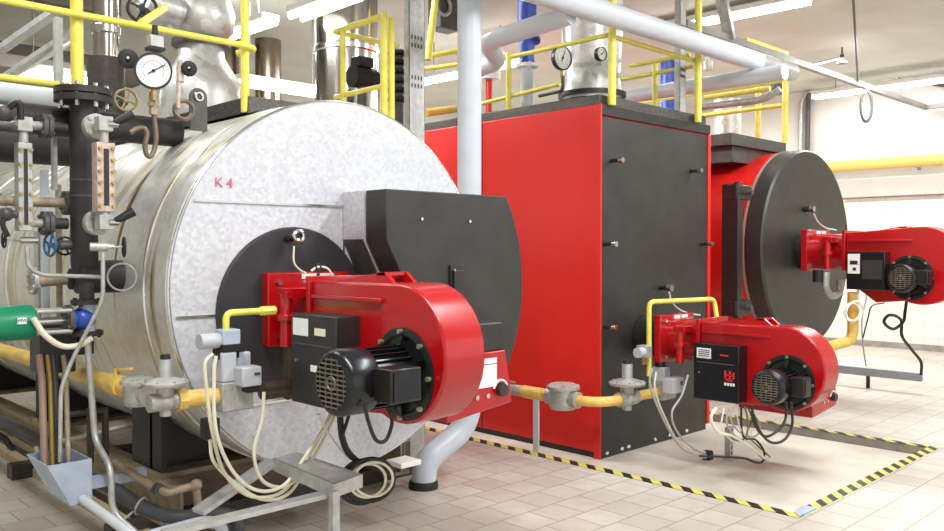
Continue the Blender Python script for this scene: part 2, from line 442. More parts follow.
# top tread plate platform of the silver boiler
pl = thing('tread_plate_platform', (2.8, 5.6, 2.44), 'dark tread plate walkway on top of the silver boiler', 'platform')
MB().box(2.45, 3.06, 4.4, 7.0, 2.445, 2.49).build('deck', tread, pl)
ar = [(BX + (BR + .012) * sin(a_), BZ + (BR + .012) * cos(a_)) for a_ in [radians(-18 + 34 * i / 12) for i in range(13)]]
MB().prism([(2.44, 2.49), *ar, (3.06, 2.49)], 'xz', 4.385, 4.4).build('front_toe_plate', tread, pl)
MB().box(2.44, 2.45, 4.4, 7.0, 2.40, 2.49).build('side_toe_plate', tread, pl)
lug = thing('lifting_lug', (2.22, 4.5, 2.28), 'black lifting eye plate with a hole on the silver boiler shoulder', 'lug')
lp = P(198, 97, y=4.46); lg = MB()
pr = [(lp.x - .05, lp.z - .19), (lp.x - .05, lp.z), *[(lp.x + .05 * cos(pi - pi * i / 8), lp.z + .05 * sin(pi * i / 8)) for i in range(1, 8)], (lp.x + .05, lp.z), (lp.x + .05, lp.z - .19)]
lg.prism(pr, 'xz', 4.45, 4.47).build('plate', darkgrey, lug)
MB().torus((lp.x, 4.445, lp.z), (0, 1, 0), .022, .008, 16, 6).build('eye_ring', steel, lug)

# =================================================================== BURNERS
def burner(loc, label, d, small=False):
    """loc = left top edge of the flange; everything else measured from there"""
    o = thing('gas_burner', loc, label, 'burner', None)
    X, Y, Z = loc; k = d.get('s', 1.0)
    def B(x0, x1, y0, y1, z0, z1): return MB().box(X + x0 * k, X + x1 * k, Y + y0 * k, Y + y1 * k, Z + z0 * k, Z + z1 * k)
    def Q(x, y, z): return V((X + x * k, Y + y * k, Z + z * k))
    neck = d['neck']
    MB().cyl(Q(.25, neck, -.2), Q(.25, 0, -.2), .17 * k, n=32).build('blast_tube', blackp, o)
    fl_ = B(0, .5, -.03, .03, -.38, 0); fo_ = fl_.build('mounting_flange', red, o, bevel=.006)
    for x, z in ((.06, -.05), (.06, -.33), (.44, -.05), (.44, -.33)):
        MB().cyl(Q(x, -.03, z), Q(x, -.052, z), .016 * k, n=6).build('flange_bolt', steel, fo_)
    for xa_ in (.2, .31): B(xa_, xa_ + .09, -.033, -.03, -.035, -.008).build('flange_label', whitep, fo_)
    # head housing, round at the bottom
    MB().lathe(Q(.25, -.03, -.2), (0, -1, 0), [(.165 * k, 0), (.165 * k, .3 * k)], 40).build('head_housing', red, o)
    B(.03, .47, -.36, -.33, -.37, -.01).build('housing_flange', red, o, bevel=.004)
    # scroll casing profile in y,z
    yc, zc, r = d['vol']; pts = []
    top = -.033
    pts.append((-.36, -.45)); pts.append((-.36, top))
    a = radians(85)
    for i in range(26):
        a = radians(88) + radians(205) * i / 25
        rr = r * (1.0 + .06 * cos(a - radians(120)))
        pts.append((yc + rr * cos(a), zc + rr * sin(a)))
    pts.append((-.62, zc - r * .94))
    poly = [(Y + p[0] * k, Z + p[1] * k) for p in pts]
    MB().prism(poly, 'yz', X + .05 * k, X + .28 * k).build('volute_casing', red, o, bevel=.012)
    # lid wedge on the arm
    wd = MB().prism([(Y + p[0] * k, Z + p[1] * k) for p in ((-.42, top - .005), (-.78, top + .045), (-.84, top + .05), (-.92, top - .012))], 'yz', X + .12 * k, X + .14 * k)
    wd.prism([(Y + p[0] * k, Z + p[1] * k) for p in ((-.42, top - .005), (-.78, top + .045), (-.84, top + .05), (-.92, top - .012))], 'yz', X + .24 * k, X + .26 * k)
    wd.box(X + .12 * k, X + .26 * k, Y - .84 * k, Y - .78 * k, Z + (top + .035) * k, Z + (top + .05) * k)
    wd.build('hinge_bracket', red, o)
    # ledge rail along the arm side
    B(.03, .05, -.92, -.38, -.115, -.095).build('side_ledge', red, o, bevel=.003)
    # gas butterfly and actuator column
    gv = MB().cyl(Q(-.01, -.22, -.1), Q(-.01, -.22, -.36), .032 * k, n=16); gv.cyl(Q(-.01, -.22, -.2), Q(-.01, -.22, -.23), .048 * k, n=16)
    gv.box(X - .04 * k, X + .1 * k, Y - .27 * k, Y - .17 * k, Z - .12 * k, Z - .07 * k)
    gv.build('gas_inlet_column', red, o, bevel=.003)
    # control box
    bx0, by0, by1, bz0, bz1 = d['box']
    cb = B(bx0, .05, by1, by0, bz0, bz1).build('control_box', motorblk if small else blackp, o, bevel=.006)
    B(bx0 - .003, bx0, by1 + .03, by0 - .03, bz0 + (bz1 - bz0) * .66, bz0 + (bz1 - bz0) * .675).build('cover_line', darkgrey, cb)
    d['labels'](B, cb, bx0, by0, by1, bz0, bz1, Q, k)
    # motor
    my, mz, mr, mx = d['motor']
    q_ = Q(.05, my, mz)
    rg = MB().lathe(q_ + V((.005, 0, 0)), (-1, 0, 0), [(d['ring'] * k, 0), (d['ring'] * k, .018 * k), (d['ring'] * .86 * k, .02 * k), (d['ring'] * .8 * k, .008 * k), (0, .008 * k)], 48)
    rgo = rg.build('motor_flange', M('flange_black', (34, 38, 34), .35, .2, .2, 14), o)
    for i in range(8):
        a = 2 * pi * i / 8; e = V((0, cos(a), sin(a))) * k
        sp = MB().cyl(q_ + e * d['ring'] * .93 - V((.012, 0, 0)), q_ + e * d['ring'] * .93 - V((.032 * k, 0, 0)), .011 * k, n=6)
        sp.build('flange_bolt', M('bolt_zinc', (158, 156, 130), .4, .6), rgo)
    for i in range(6):
        a = 2 * pi * (i + .5) / 6; e = V((0, cos(a), sin(a))) * k
        sp = MB().bar(q_ + e * mr * .8 + V((-.03 * k, 0, 0)), q_ + e * d['ring'] * .86 + V((-.014 * k, 0, 0)), .03 * k, .014 * k)
        sp.build('flange_spoke', motorblk, rgo)
    L = -mx - .05 if False else (.05 - mx)
    mo = MB().lathe(q_, (-1, 0, 0), [(mr * .84 * k, .02 * k), (mr * .84 * k, L * .62 * k), (mr * .9 * k, L * .62 * k)], 40)
    for i in range(26):
        a = 2 * pi * i / 26; e = V((0, cos(a), sin(a)))
        mo.bar(q_ + e * mr * .86 * k + V((-.03 * k, 0, 0)), q_ + e * mr * .86 * k + V((-L * .62 * k, 0, 0)), .006 * k, mr * .2 * k, upd=e)
    moo = mo.build('motor', motorblk, o)
    MB().lathe(q_, (-1, 0, 0), [(mr * .98 * k, L * .6 * k), (mr * k, L * .62 * k), (mr * k, L * .9 * k), (mr * .95 * k, L * .955 * k), (mr * .84 * k, L * .985 * k), (mr * .76 * k, L * .99 * k), (mr * .75 * k, L * .965 * k), (0, L * .965 * k)], 48).build('fan_cowl', motorblk, moo)
    gr = MB(); qe = q_ + V((-L * .99 * k, 0, 0))
    grm = M('fan_grille', (120, 112, 98), .4, .4)
    for i in range(-5, 6):
        z = i * mr * .14; h = sqrt(max(0, (mr * .76) ** 2 - z * z))
        gr.bar(qe + V((0, -h * k, z * k)), qe + V((0, h * k, z * k)), .004, .006)
    for i in (-2, -1, 0, 1, 2):
        z = i * mr * .3; h = sqrt(max(0, (mr * .76) ** 2 - z * z))
        gr.bar(qe + V((.002, z * k, -h * k)), qe + V((.002, z * k, h * k)), .004, .004)
    gr.torus(qe, (1, 0, 0), mr * .2 * k, .004, 16, 6)
    gr.build('fan_grille', grm, moo)
    tb = d['term']
    tbo = B(*tb).build('terminal_box', M('terminal_box_black', (34, 31, 30), .3, .1), moo, bevel=.006)
    B(tb[0] + .012, tb[1] - .012, tb[2] - .006, tb[2], tb[4] + .012, tb[5] - .012).build('terminal_lid', motorblk, tbo)
    # air intake box on the far side
    if d.get('air'):
        ax0, ax1, ay0, ay1, az0, azm, az1 = d['air']
        MB().prism([(X + ax0 * k, Z + az0 * k), (X + ax1 * k, Z + (az0 + .045) * k), (X + (ax1 - .045) * k, Z + azm * k), (X + ax0 * k, Z + azm * k)], 'xz', Y + ay0 * k, Y + ay1 * k).build('air_intake_box', red, o, bevel=.006)
        MB().prism([(X + ax0 * k, Z + azm * k), (X + (ax1 - .045) * k, Z + azm * k), (X + (ax1 - .06) * k, Z + az1 * k), (X + ax0 * k, Z + az1 * k)], 'xz', Y + (ay0 + .01) * k, Y + ay1 * k).build('silencer_cover', blackp, o, bevel=.008)
        ab = [c_ for c_ in o.children if c_.name.startswith('air_intake_box')][0]
        m_ = ax0 + .19
        B(m_, m_ + .125, ay0 - .004, ay0, azm - .165, azm - .06).build('damper_label', whitep, ab)
        B(m_, m_ + .125, ay0 - .004, ay0, azm - .055 + .0, azm - .03).build('damper_label', whitep, ab)
        kn = Q(ax1 - .085, ay0, az0 + .115)
        MB().cyl(kn, kn - V((0, .03 * k, 0)), .03 * k, n=20).build('air_damper_knob', blackp, ab)
        MB().torus(kn + V((0, -.004, 0)), (0, 1, 0), .045 * k, .006 * k, 20, 6, 0.2, 3.0).build('knob_scale', whitep, ab)
        for i in range(2):
            p = Q(ax1 - .24 + .07 * i, ay0, az0 + .095); MB().cyl(p, p - V((0, .008, 0)), .012 * k, n=12).build('intake_screw', steel, ab)
        sc_ = MB()
        for z_ in (zc - .05, zc + .1):
            for x_ in (.12, .22):
                p = Q(x_, yc - r * 1.0 * cos(math.asin((z_ - zc) / r)) , z_)
        lg_ = Q(.45, -.05, 0)
    MB().bar(Q(.44, -.03, -.06), Q(.44, -.36, -.06), .03 * k, .03 * k).build('hinge_rod', steel, o)
    p = Q(.1, -.34, -.01); MB().cyl(p, p + V((0, 0, .03 * k)), .006 * k, n=8).torus(p + V((0, 0, .045 * k)), (0, 1, 0), .014 * k, .005 * k, 14, 6).build('lifting_eye', blackp, o)
    return o
def labels_a(B, cb, bx0, by0, by1, bz0, bz1, Q, k):
    w, h = by0 - by1, bz1 - bz0
    B(bx0 - .003, bx0, by0 - .40 * w, by0 - .06 * w, bz1 - .24 * h, bz1 - .05 * h).build('white_sticker', whitep, cb)
    B(bx0 - .003, bx0, by0 - .78 * w, by0 - .55 * w, bz1 - .22 * h, bz1 - .14 * h).build('white_sticker', M('cream_label', (222, 216, 190), .5), cb)
    B(bx0 - .003, bx0, by0 - .60 * w, by0 - .46 * w, bz1 - .62 * h, bz1 - .55 * h).build('white_sticker', whitep, cb)
    MB().cyl(Q(bx0, by0 - .14 * w, bz1 - .52 * h), Q(bx0 - .008, by0 - .14 * w, bz1 - .52 * h), .008 * k, n=10).build('cover_screw', steel, cb)
def labels_b(B, cb, bx0, by0, by1, bz0, bz1, Q, k):
    w, h = by0 - by1, bz1 - bz0
    s_ = B(bx0 - .003, bx0, by0 - .40 * w, by0 - .08 * w, bz1 - .26 * h, bz1 - .08 * h).build('white_sticker', whitep, cb)
    ln = MB()
    for i in range(4):
        z = bz1 - (.115 + .035 * i) * h; a, b_ = Q(bx0 - .004, by0 - .37 * w, z), Q(bx0 - .004, by0 - .12 * w, z); ln.bar(a, b_, .003, .006)
    ln.build('printed_lines', darkgrey, s_)
    B(bx0 - .003, bx0, by0 - .78 * w, by0 - .60 * w, bz1 - .19 * h, bz1 - .165 * h).build('red_lettering', redlogo, cb)
    lg = MB()
    for (a, b_, c, d) in ((.70, .74, .44, .62), (.70, .92, .58, .62), (.80, .84, .44, .60), (.88, .92, .46, .62), (.76, .90, .50, .53)):
        q0, q1 = Q(bx0 - .004, by0 - a * w, bz1 - d * h), Q(bx0, by0 - b_ * w, bz1 - c * h)
        lg.box(q0.x, q1.x, q1.y, q0.y, q0.z, q1.z)
    lg.build('red_emblem', redlogo, cb)
    lg = MB()
    for i in range(4):
        q0, q1 = Q(bx0 - .004, by0 - (.70 + .06 * i) * w, bz1 - .70 * h), Q(bx0, by0 - (.74 + .06 * i) * w, bz1 - .65 * h)
        lg.box(q0.x, q1.x, q1.y, q0.y, q0.z, q1.z)
    lg.build('emblem_caption', whitep, cb)
    MB().cyl(Q(bx0, by0 - .14 * w, bz1 - .52 * h), Q(bx0 - .008, by0 - .14 * w, bz1 - .52 * h), .008 * k, n=10).build('cover_screw', steel, cb)
def labels_c(B, cb, bx0, by0, by1, bz0, bz1, Q, k):
    w, h = by0 - by1, bz1 - bz0
    s_ = B(bx0 - .003, bx0, by0 - .36 * w, by0 - .04 * w, bz1 - .58 * h, bz1 - .06 * h).build('white_sticker', whitep, cb)
    B(bx0 - .005, bx0 - .003, by0 - .30 * w, by0 - .10 * w, bz1 - .34 * h, bz1 - .24 * h).build('display_window', blackp, s_)
    B(bx0 - .005, bx0 - .003, by0 - .26 * w, by0 - .18 * w, bz1 - .50 * h, bz1 - .42 * h).build('dark_mark', blackp, s_)
    B(bx0 - .006, bx0, by1 + .06 * w, by0 - .42 * w, bz0 + .28 * h, bz1 - .22 * h).build('grey_panel', M('box_panel', (52, 50, 50), .4), cb)
DIM = dict(neck=.03, vol=(-1.015, -.345, .302), box=(-.083, -.38, -.75, -.60, -.18), labels=labels_a,
           motor=(-1.06, -.412, .136, -.325), ring=.198, term=(-.21, -.055, -1.30, -1.19, -.48, -.345),
           air=(.29, .715, -1.07, -.55, -.66, -.36, -.225))
LA = (2.21, 3.82, 1.48)
burner(LA, 'nearest red gas burner with a black motor, on the silver boiler', DIM)
RY = 4.045
LB = (5.67, 3.75, 1.075)
burner(LB, 'red gas burner with a red emblem, on the front of the red box boiler', dict(DIM, neck=RY - 3.76, labels=labels_b, motor=(-1.06, -.42, .122, -.285), term=(-.16, -.055, -1.27, -1.175, -.48, -.345), air=(.29, .72, -1.13, -.55, -.70, -.36, -.225)), True)
LC = (8.28, 3.74, 1.80)
burner(LC, 'farthest red gas burner, on the round black boiler door', dict(DIM, s=1.1, neck=.13, labels=labels_c, box=(-.085, -.42, -.74, -.53, -.2), vol=(-.98, -.335, .33),
       motor=(-.9, -.42, .12, -.19), ring=.19, term=(-.16, -.04, -1.1, -1.0, -.47, -.35), air=None), True)
# tall downpipe between the boilers ending in an elbow
dp = MB(); px_, py_ = 4.05, 4.22
pts = bend([(px_, py_, ZC), (px_, py_, .37), (3.655, 4.24, .17), (3.64, 4.24, .0)], .17, 10)
dpt = thing('ventilation_pipe', (3.64, 4.24, 0), 'tall pale grey pipe between silver and red boilers bending to the floor', 'pipe')
dp.tube(pts, .084, 28).build('pipe', greyduct, dpt)
MB().lathe((3.64, 4.24, 0), (0, 0, 1), [(.1, 0), (.1, .03), (.092, .05), (.087, .05)], 32).build('rubber_collar', blackrub, dpt)

# =================================================================== RED BOX BOILER
RX0, RX1, RZ1 = 5.31, 6.975, 2.75
rb = thing('box_boiler', ((RX0 + RX1) / 2, 5.8, PZ), 'red box shaped boiler with a tall black front door', 'boiler')
RYE = 7.6
MB().box(RX0, RX1, RY + .02, RYE, PZ + .05, RZ1 - .0).build('jacket', redpanel, rb, bevel=.008)
MB().box(RX0 + .01, RX1 - .01, RYE, RYE + .02, PZ, RZ1).build('rear_bounce_blocker', blackp, rb)  # unseen black sheet, added to keep red bounce light off the back wall
MB().box(RX0 + .02, RX1 - .02, RY + .05, RYE - .03, PZ, PZ + .05).build('plinth', blackp, rb)
MB().box(RX0 + .0, RX1 - .05, RY, RY + .02, PZ, RZ1 - .1).build('front_panel', blackdoor, rb)
MB().box(RX0 + .0, RX1, RY - .005, RY + .02, RZ1 - .085, RZ1).build('top_strip', blackp, rb, bevel=.004)
MB().box(RX1 - .045, RX1, RY - .012, RY + .02, PZ + .05, RZ1 - .09).build('corner_trim', redpanel, rb, bevel=.004)
MB().box(RX0 - .004, RX0 + .014, RY - .012, RY + .05, PZ, RZ1).build('corner_trim', redpanel, rb, bevel=.004)
MB().box(RX0 - .003, RX0, 5.36, 5.37, PZ + .06, RZ1).build('side_joint', M('joint_dark_red', (120, 18, 16), .5), rb)
MB().box(RX0 + .03, RX1 - .02, RY + .03, RYE - .04, RZ1, RZ1 + .085).build('top_deck', tread, rb, bevel=.006)
for px, py in ((621, 160), (700, 170.5), (609, 244), (711, 244), (611, 328)):
    p = P(px, py, y=RY - .1); p.x = min(max(p.x, RX0 + .06), RX1 - .06)
    bt = MB().cyl((p.x, RY, p.z), (p.x, RY - .08, p.z), .016, n=14).build('door_bolt', blackp, rb)
    MB().cyl((p.x, RY - .08, p.z), (p.x, RY - .12, p.z), .022, n=14).build('bolt_tip', steel, bt)
sp_ = P(670, 288, y=RY - .1)
bt = MB().cyl((sp_.x, RY, sp_.z), (sp_.x, RY - .08, sp_.z), .022, n=16).build('sight_tube', blackp, rb)
MB().cyl((sp_.x, RY - .08, sp_.z), (sp_.x, RY - .12, sp_.z), .03, n=16).build('sight_cap', steel, bt)
chips = MB(); random.seed(3)
for x in (5.42, 5.62, 5.71, 6.1, 6.32, 6.6):
    chips.prism([(x + .022 * random.uniform(.6, 1.3) * cos(a), PZ + .035 + random.uniform(0, .06) * 0 + .014 * random.uniform(.6, 1.4) * sin(a)) for a in [i * pi / 4 for i in range(8)]], 'xz', RY - .003, RY)
chips.build('chipped_paint', whitep, rb)

# =================================================================== ROUND BOILER
CX3, CZ3, CR3 = 8.727, 1.607, 1.045
cbl = thing('round_boiler', (CX3, 5.6, 0), 'red cylindrical boiler with a large round black door at the right', 'boiler')
MB().lathe((CX3, 4.075, CZ3), (0, 1, 0), [(CR3 - .01, 0), (CR3 - .01, 3.2), (0, 3.2)], 80).build('shell', redpanel, cbl)
MB().lathe((CX3, 3.885, CZ3), (0, 1, 0), [(0, 0), (CR3 - .02, 0), (CR3, .02), (CR3, .18), (CR3 - .05, .19), (0, .19)], 96).build('round_door', blackdoor, cbl)
MB().lathe((CX3, 4.08, CZ3), (0, 1, 0), [(CR3 + .004, 0), (CR3 + .004, .02), (CR3 - .03, .02)], 80).build('door_seal', M('seal_cream', (150, 140, 128), .6), cbl)
hp = P(738, 182, y=4.0); hq = P(738, 318, y=4.0)
hb = MB().box(hp.x - .035, hp.x + .045, 3.97, 4.03, hq.z, hp.z); hb.build('hinge_post', blackp, cbl, bevel=.004)
MB().box(hp.x - .09, hp.x - .045, 3.95, 4.12, hq.z + .02, hp.z - .02).build('hinge_channel', blackp, cbl, bevel=.004)
for zz in (hp.z - .1, hq.z + .1):
    MB().box(hp.x - .1, hp.x + .2, 3.96, 4.06, zz - .07, zz + .07).build('hinge_arm', blackp, cbl, bevel=.006)
    MB().cyl((hp.x + .1, 3.965, zz), (hp.x + .1, 3.90, zz), .025, n=8).build('hinge_bolt', darkgrey, cbl)
for xx in (CX3 - .6, CX3 + .6):
    MB().box(xx - .08, xx + .08, 4.2, 4.35, 0, CZ3 - sqrt(CR3 ** 2 - .36) + .03).build('support_foot', blackp, cbl)
    MB().box(xx - .08, xx + .08, 6.4, 6.55, 0, CZ3 - sqrt(CR3 ** 2 - .36) + .03).build('support_foot', blackp, cbl)
sg3 = P(812, 209, y=3.80)
bt = MB().cyl((sg3.x, 3.885, sg3.z), (sg3.x, 3.82, sg3.z), .03, n=16).build('sight_tube', blackp, cbl)
MB().cyl((sg3.x, 3.82, sg3.z), (sg3.x, 3.775, sg3.z), .032, n=16).build('sight_cap', steel, bt)
# platform on the round boiler
p3 = thing('tread_plate_platform', (8.4, 5.0, 2.6), 'dark tread plate platform on top of the round black fronted boiler', 'platform')
pa = P(760, 137, y=4.3); pb = P(796, 148, y=4.3)
MB().box(7.75, 8.95, 4.25, 6.6, 2.66, 2.78).build('deck', tread, p3, bevel=.004)
MB().box(7.85, 8.85, 4.3, 6.5, 2.5, 2.66).build('deck_frame', darkgrey, p3)
# =================================================================== helpers for fittings
def pts(lst, **kw): return [P(a, b, **kw) for a, b in lst]
def hwheel(name, c, ax, R, mat, label, stem=.08, smat=None):
    """valve hand wheel on a short stem"""
    o = thing(name, c, label, 'valve')
    MB().wheel(c, ax, R, R * .12).build('hand_wheel', mat, o)
    d = V(ax).normalized()
    MB().cyl(V(c), V(c) + d * stem, R * .12, n=10).cyl(V(c) + d * stem * .5, V(c) + d * stem * .8, R * .3, n=6).build('stem', smat or darkgrey, o)
    MB().cyl(V(c) + d * stem * .8, V(c) + d * (stem + .06), R * .45, n=12).build('valve_body', smat or darkgrey, o)
    return o
# =================================================================== WATER COLUMN (left)
wc = thing('water_column', (1.505, 4.35, 1.4), 'thick black vertical water column pipe with bolted top flange', 'pipe')
cz0 = st0.z; wy = st0.y; wx = P(84, 200, y=wy).x
MB().tube(bend([(wx, wy, 2.36), (wx, wy, cz0), (1.72, wy, cz0)], .14, 8), .066, 24).build('pipe', pipeblk, wc)
for zz in (2.365, 2.405):
    f_ = MB().lathe((wx, wy, zz - .016), (0, 0, 1), [(.137, 0), (.137, .032)], 36).build('flange', pipeblk, wc)
for i in range(8):
    a = 2 * pi * i / 8 + .2; p = V((wx + .112 * cos(a), wy + .112 * sin(a), 2.32))
    MB().cyl(p, p + V((0, 0, .12)), .011, n=6).build('flange_bolt', steel, wc)
for zz in (1.95, 1.87):
    MB().lathe((wx, wy, zz), (0, 0, 1), [(.068, 0), (.068, .008)], 28).build('wire_band', darkgrey, wc)
# black header pipes running along the row
for (pa, pb, yy, r, lb) in (((20, 114), (190, 138), 4.62, .078, 'upper black horizontal pipe entering the silver boiler shoulder'), ((0, 146), (120, 156), 5.1, .085, 'lower black horizontal pipe behind the level gauges')):
    a, b_ = P(*pa, y=yy), P(*pb, y=yy); z = (a.z + b_.z) / 2
    tag(MB().cyl((.2, yy, z), (2.12 if yy < 5 else 1.72, yy, z), r, n=28).build('header_pipe', pipeblk), lb, 'pipe')
lag = P(30, 96, y=5.2)
tag(MB().cyl((.4, 5.2, lag.z), (1.75, 5.2, lag.z), .06, n=20).build('lagged_pipe', whitepipe), 'white pipe above the black horizontal pipes at far left', 'pipe')

# level gauges
def level_gauge(c, z0, z1, ax, mat, label, wdt, lever=True, low=-.05):
    """c: (x,y) of body; ax: direction from the gauge towards the column"""
    x, y = c; o = thing('level_gauge', (x, y, z0), label, 'gauge'); ax = V(ax)
    MB().box(x - wdt / 2, x + wdt / 2, y - .03, y + .04, z0, z1).build('gauge_body', mat, o, bevel=.004)
    MB().box(x - wdt * .14, x + wdt * .14, y - .033, y - .028, z0 + .03, z1 - .03).build('gauge_glass', M('gauge_glass_dark', (40, 34, 30), .1), o)
    n = 6
    for i in range(n):
        for s in (-1, 1):
            p = V((x + s * wdt * .36, y - .03, z0 + (z1 - z0) * (i + .5) / n)); MB().cyl(p, p - V((0, .016, 0)), .009, n=6).build('clamp_bolt', brass, o)
    for zz in (z1 + .09, z0 + low):
        up_ = zz > z1
        v_ = MB().cyl((x, y, min(zz, z0 if not up_ else z1)), (x, y, max(zz, z1 if up_ else z0)), .022, n=12)
        v_.box(x - .034, x + .034, y - (.034 if low < 0 or up_ else .026), y + .034, zz - .035, zz + .035)
        v_.cyl((x, y, zz), V((x, y, zz)) + ax * .10, .022, n=14)
        v_.build('gauge_cock', castgrey, o, bevel=.003)
        fc = V((x, y, zz)) + ax * .09
        MB().flange(fc, ax, .06, .02, 4, .01).build('flange', castgrey if mat is copper else darkgrey, o)
        MB().flange(fc + ax * .024, ax, .06, .02, 4, .01).build('counter_flange', castgrey if mat is copper else darkgrey, o)
        MB().cyl(fc, V((x, y, zz)) + ax * .2, .028, n=16).build('connection_pipe', pipeblk, o)
        if lever:
            h0 = V((x + .03, y - .03, zz)); h1 = h0 + V((.09, -.02, .055)); q = MB().cyl(h0 - V((.02, 0, 0)), h0 + V((.025, 0, 0)), .016, n=10)
            q.build('lever_spindle', steel, o)
            MB().tube([h0, h0 + (h1 - h0) * .3, h1], [.012, .018, .024], 10).build('lever_handle', blackrub, o)
    return o
g1 = P(104, 176, y=4.10)
level_gauge((g1.x, 4.10), P(104, 212, y=4.1).z, P(104, 143, y=4.1).z, (0, 1, 0), copper, 'bronze level gauge with a row of bolts in front of the water column', .085)
g2 = P(24, 190, y=wy)
level_gauge((g2.x, wy), P(24, 231, y=wy).z, P(24, 143, y=wy).z, (1, 0, 0), galv, 'grey level gauge at the far left edge beside the water column', .065, False, .04)
for px, py, R, lb in ((124, 247, .045, 'black hand wheel valve at the foot of the bronze level gauge'),):
    hwheel('drain_valve', P(px, py, y=4.05), (-1, .25, 0), R, blackrub, lb, .09, castgrey)
hwheel('drain_valve', P(4, 240, y=wy), (1, 0, 0), .036, blackrub, 'black hand wheel valve at the foot of the grey level gauge', .09, steel)
hwheel('shutoff_valve', P(50, 245, y=4.45), (1, .2, 0), .055, M('blue_wheel', (40, 96, 140), .4), 'blue hand wheel valve left of the black water column', .05)
hwheel('shutoff_valve', P(65, 246, y=4.6), (-.3, -1, 0), .045, blackrub, 'small black hand wheel beside the blue hand wheel', .05)
tag(MB().tube(bend(pts([(27, 246), (28, 268), (42, 275), (100, 277)], y=4.28), .05), .011, 10).build('drain_tube', castgrey), 'thin grey tube curving from the grey level gauge to the water column', 'tube')
tag(MB().tube(bend(pts([(103, 252), (103, 300)], y=4.08) + pts([(72, 360), (61, 388), (60, 462)], y=4.2), .05), .010, 10).build('drain_tube', galv), 'thin grey tube slanting from the bronze gauge down into the hopper', 'tube')
hc = MB().torus(P(122, 277, y=4.12), (0.6, 1, 0), .066, .005, 28, 6)
tag(hc.build('wire_hoop', castgrey), 'thin wire hoop around the stub pipe on the silver boiler', 'hoop')
# pale and brown risers behind the column
for px, yy, z0, z1, r, mt, lb in ((45, 4.75, 1.1, 2.02, .022, whitepipe, 'cream vertical pipe left of the water column'), (59, 4.8, 1.0, 1.95, .016, rusty, 'thin brown vertical pipe left of the water column'),
                              (38, 4.9, 1.1, 1.7, .02, galv, 'thin grey vertical pipe behind the blue hand wheel')):
    x = P(px, 250, y=yy).x; tag(MB().cyl((x, yy, z0), (x, yy, z1), r, n=14).build('riser_pipe', mt), lb, 'pipe')
x = P(54, 140, y=4.7).x
tag(MB().bar((x, 4.7, P(54, 190, y=4.7).z), (x, 4.7, P(54, 128, y=4.7).z), .04, .02).build('hanger_bracket', galv), 'flat grey hanger bracket below the black horizontal pipe', 'bracket')
for k_, (pa, pb, yy, r) in enumerate((((0, 196), (68, 165), 5.0, .013), ((0, 212), (50, 186), 5.0, .016))):
    tag(MB().cyl(P(*pa, y=yy), P(*pb, y=yy + .8), r, n=12).build('impulse_pipe', castgrey), ('upper', 'lower')[k_] + ' of two thin slanting pipes at the far left', 'pipe')

c = P(10, 126, y=wy); o = thing('needle_valve', c - V((0, 0, .03)), 'pointed dark valve stem left of the grey level gauge top', 'valve')
MB().lathe(c + V((.06, 0, 0)), (-1, 0, 0), [(.028, 0), (.028, .05), (.02, .06), (.02, .10), (.006, .15)], 14).build('body', darkgrey, o)
c = P(6, 214, y=wy); o = thing('angle_valve', c - V((0, 0, .06)), 'dark angle valve left of the grey level gauge bottom', 'valve')
MB().ball(c, .035, 14).cyl(c, c + V((.1, 0, .0)), .02, n=12).build('body', darkgrey, o); MB().tube(spline([c, c + V((-.02, -.02, -.05)), c + V((.0, -.03, -.11))], 5), .013, 8).build('lever', blackrub, o)
c = P(66, 203, y=4.55); o = thing('flanged_pipe', c - V((.1, 0, .06)), 'brownish flanged pipe behind the grey level gauge', 'pipe')
MB().cyl(c - V((.32, 0, -.0)), c, .026, n=16).build('pipe', rusty, o); MB().flange(c, (1, 0, 0), .062, .022, 6).build('flange', darkgrey, o); MB().flange(c + V((.026, 0, 0)), (1, 0, 0), .062, .022, 6).build('counter_flange', darkgrey, o)
MB().cyl(c, c + V((.16, 0, 0)), .03, n=14).build('pipe', pipeblk, o)

# blowdown valve with green actuator
by = 4.3
ga = thing('valve_actuator', P(15, 338, y=by), 'green cylindrical actuator with a blue valve at the left edge', 'actuator')
ca, cb_ = P(-30, 322, y=by), P(33, 322, y=by); ca.z = cb_.z
MB().lathe(ca, cb_ - ca, [(.07, 0), (.082, .012), (.082, (cb_ - ca).length - .012), (.074, (cb_ - ca).length)], 36).build('cylinder', greenp, ga)
sk = MB().box(P(12, 316, y=by).x, P(21, 316, y=by).x, by - .086, by - .079, cb_.z + .0, cb_.z + .03).build('sticker', whitep, ga)
text_mesh('sticker_text', 'MVI', .022, V((P(16.5, 316, y=by).x, by - .087, cb_.z + .015)), (1, 0, 0), (0, 0, 1), blackrub, ga, .001)
rx = P(68, 318, y=by).x
for dy, dz in ((-.05, .05), (.05, .05), (-.05, -.05), (.05, -.05)):
    MB().cyl((cb_.x, by + dy, cb_.z + dz), (rx, by + dy, cb_.z + dz), .011, n=10).build('tie_rod', castgrey, ga)
MB().cyl((cb_.x, by, cb_.z), (rx, by, cb_.z), .02, n=12).build('stem', steel, ga)
MB().flange((rx, by, cb_.z), (1, 0, 0), .075, .02, 6).build('yoke_flange', darkgrey, ga)
bx_ = P(87, 318, y=by).x
MB().ball((bx_ - .02, by, cb_.z), .06, 20, 1.0).cyl((rx, by, cb_.z), (bx_ - .02, by, cb_.z), .045).build('valve_body', bluep, ga)
for zz in (cb_.z + .085, cb_.z - .07):
    MB().flange((bx_, by, zz), (0, 0, 1), .075, .022, 4).build('pipe_flange', pipeblk, ga)
MB().cyl((bx_, by, cb_.z - .07), (bx_, by, cb_.z + .09), .04).build('valve_barrel', bluegrey, ga)
MB().cyl((bx_, by, cb_.z + .08), (bx_, by, cz0 - .02), .035).build('upper_nipple', pipeblk, ga)
for px, py, lb in ((112, 0, 0),): pass
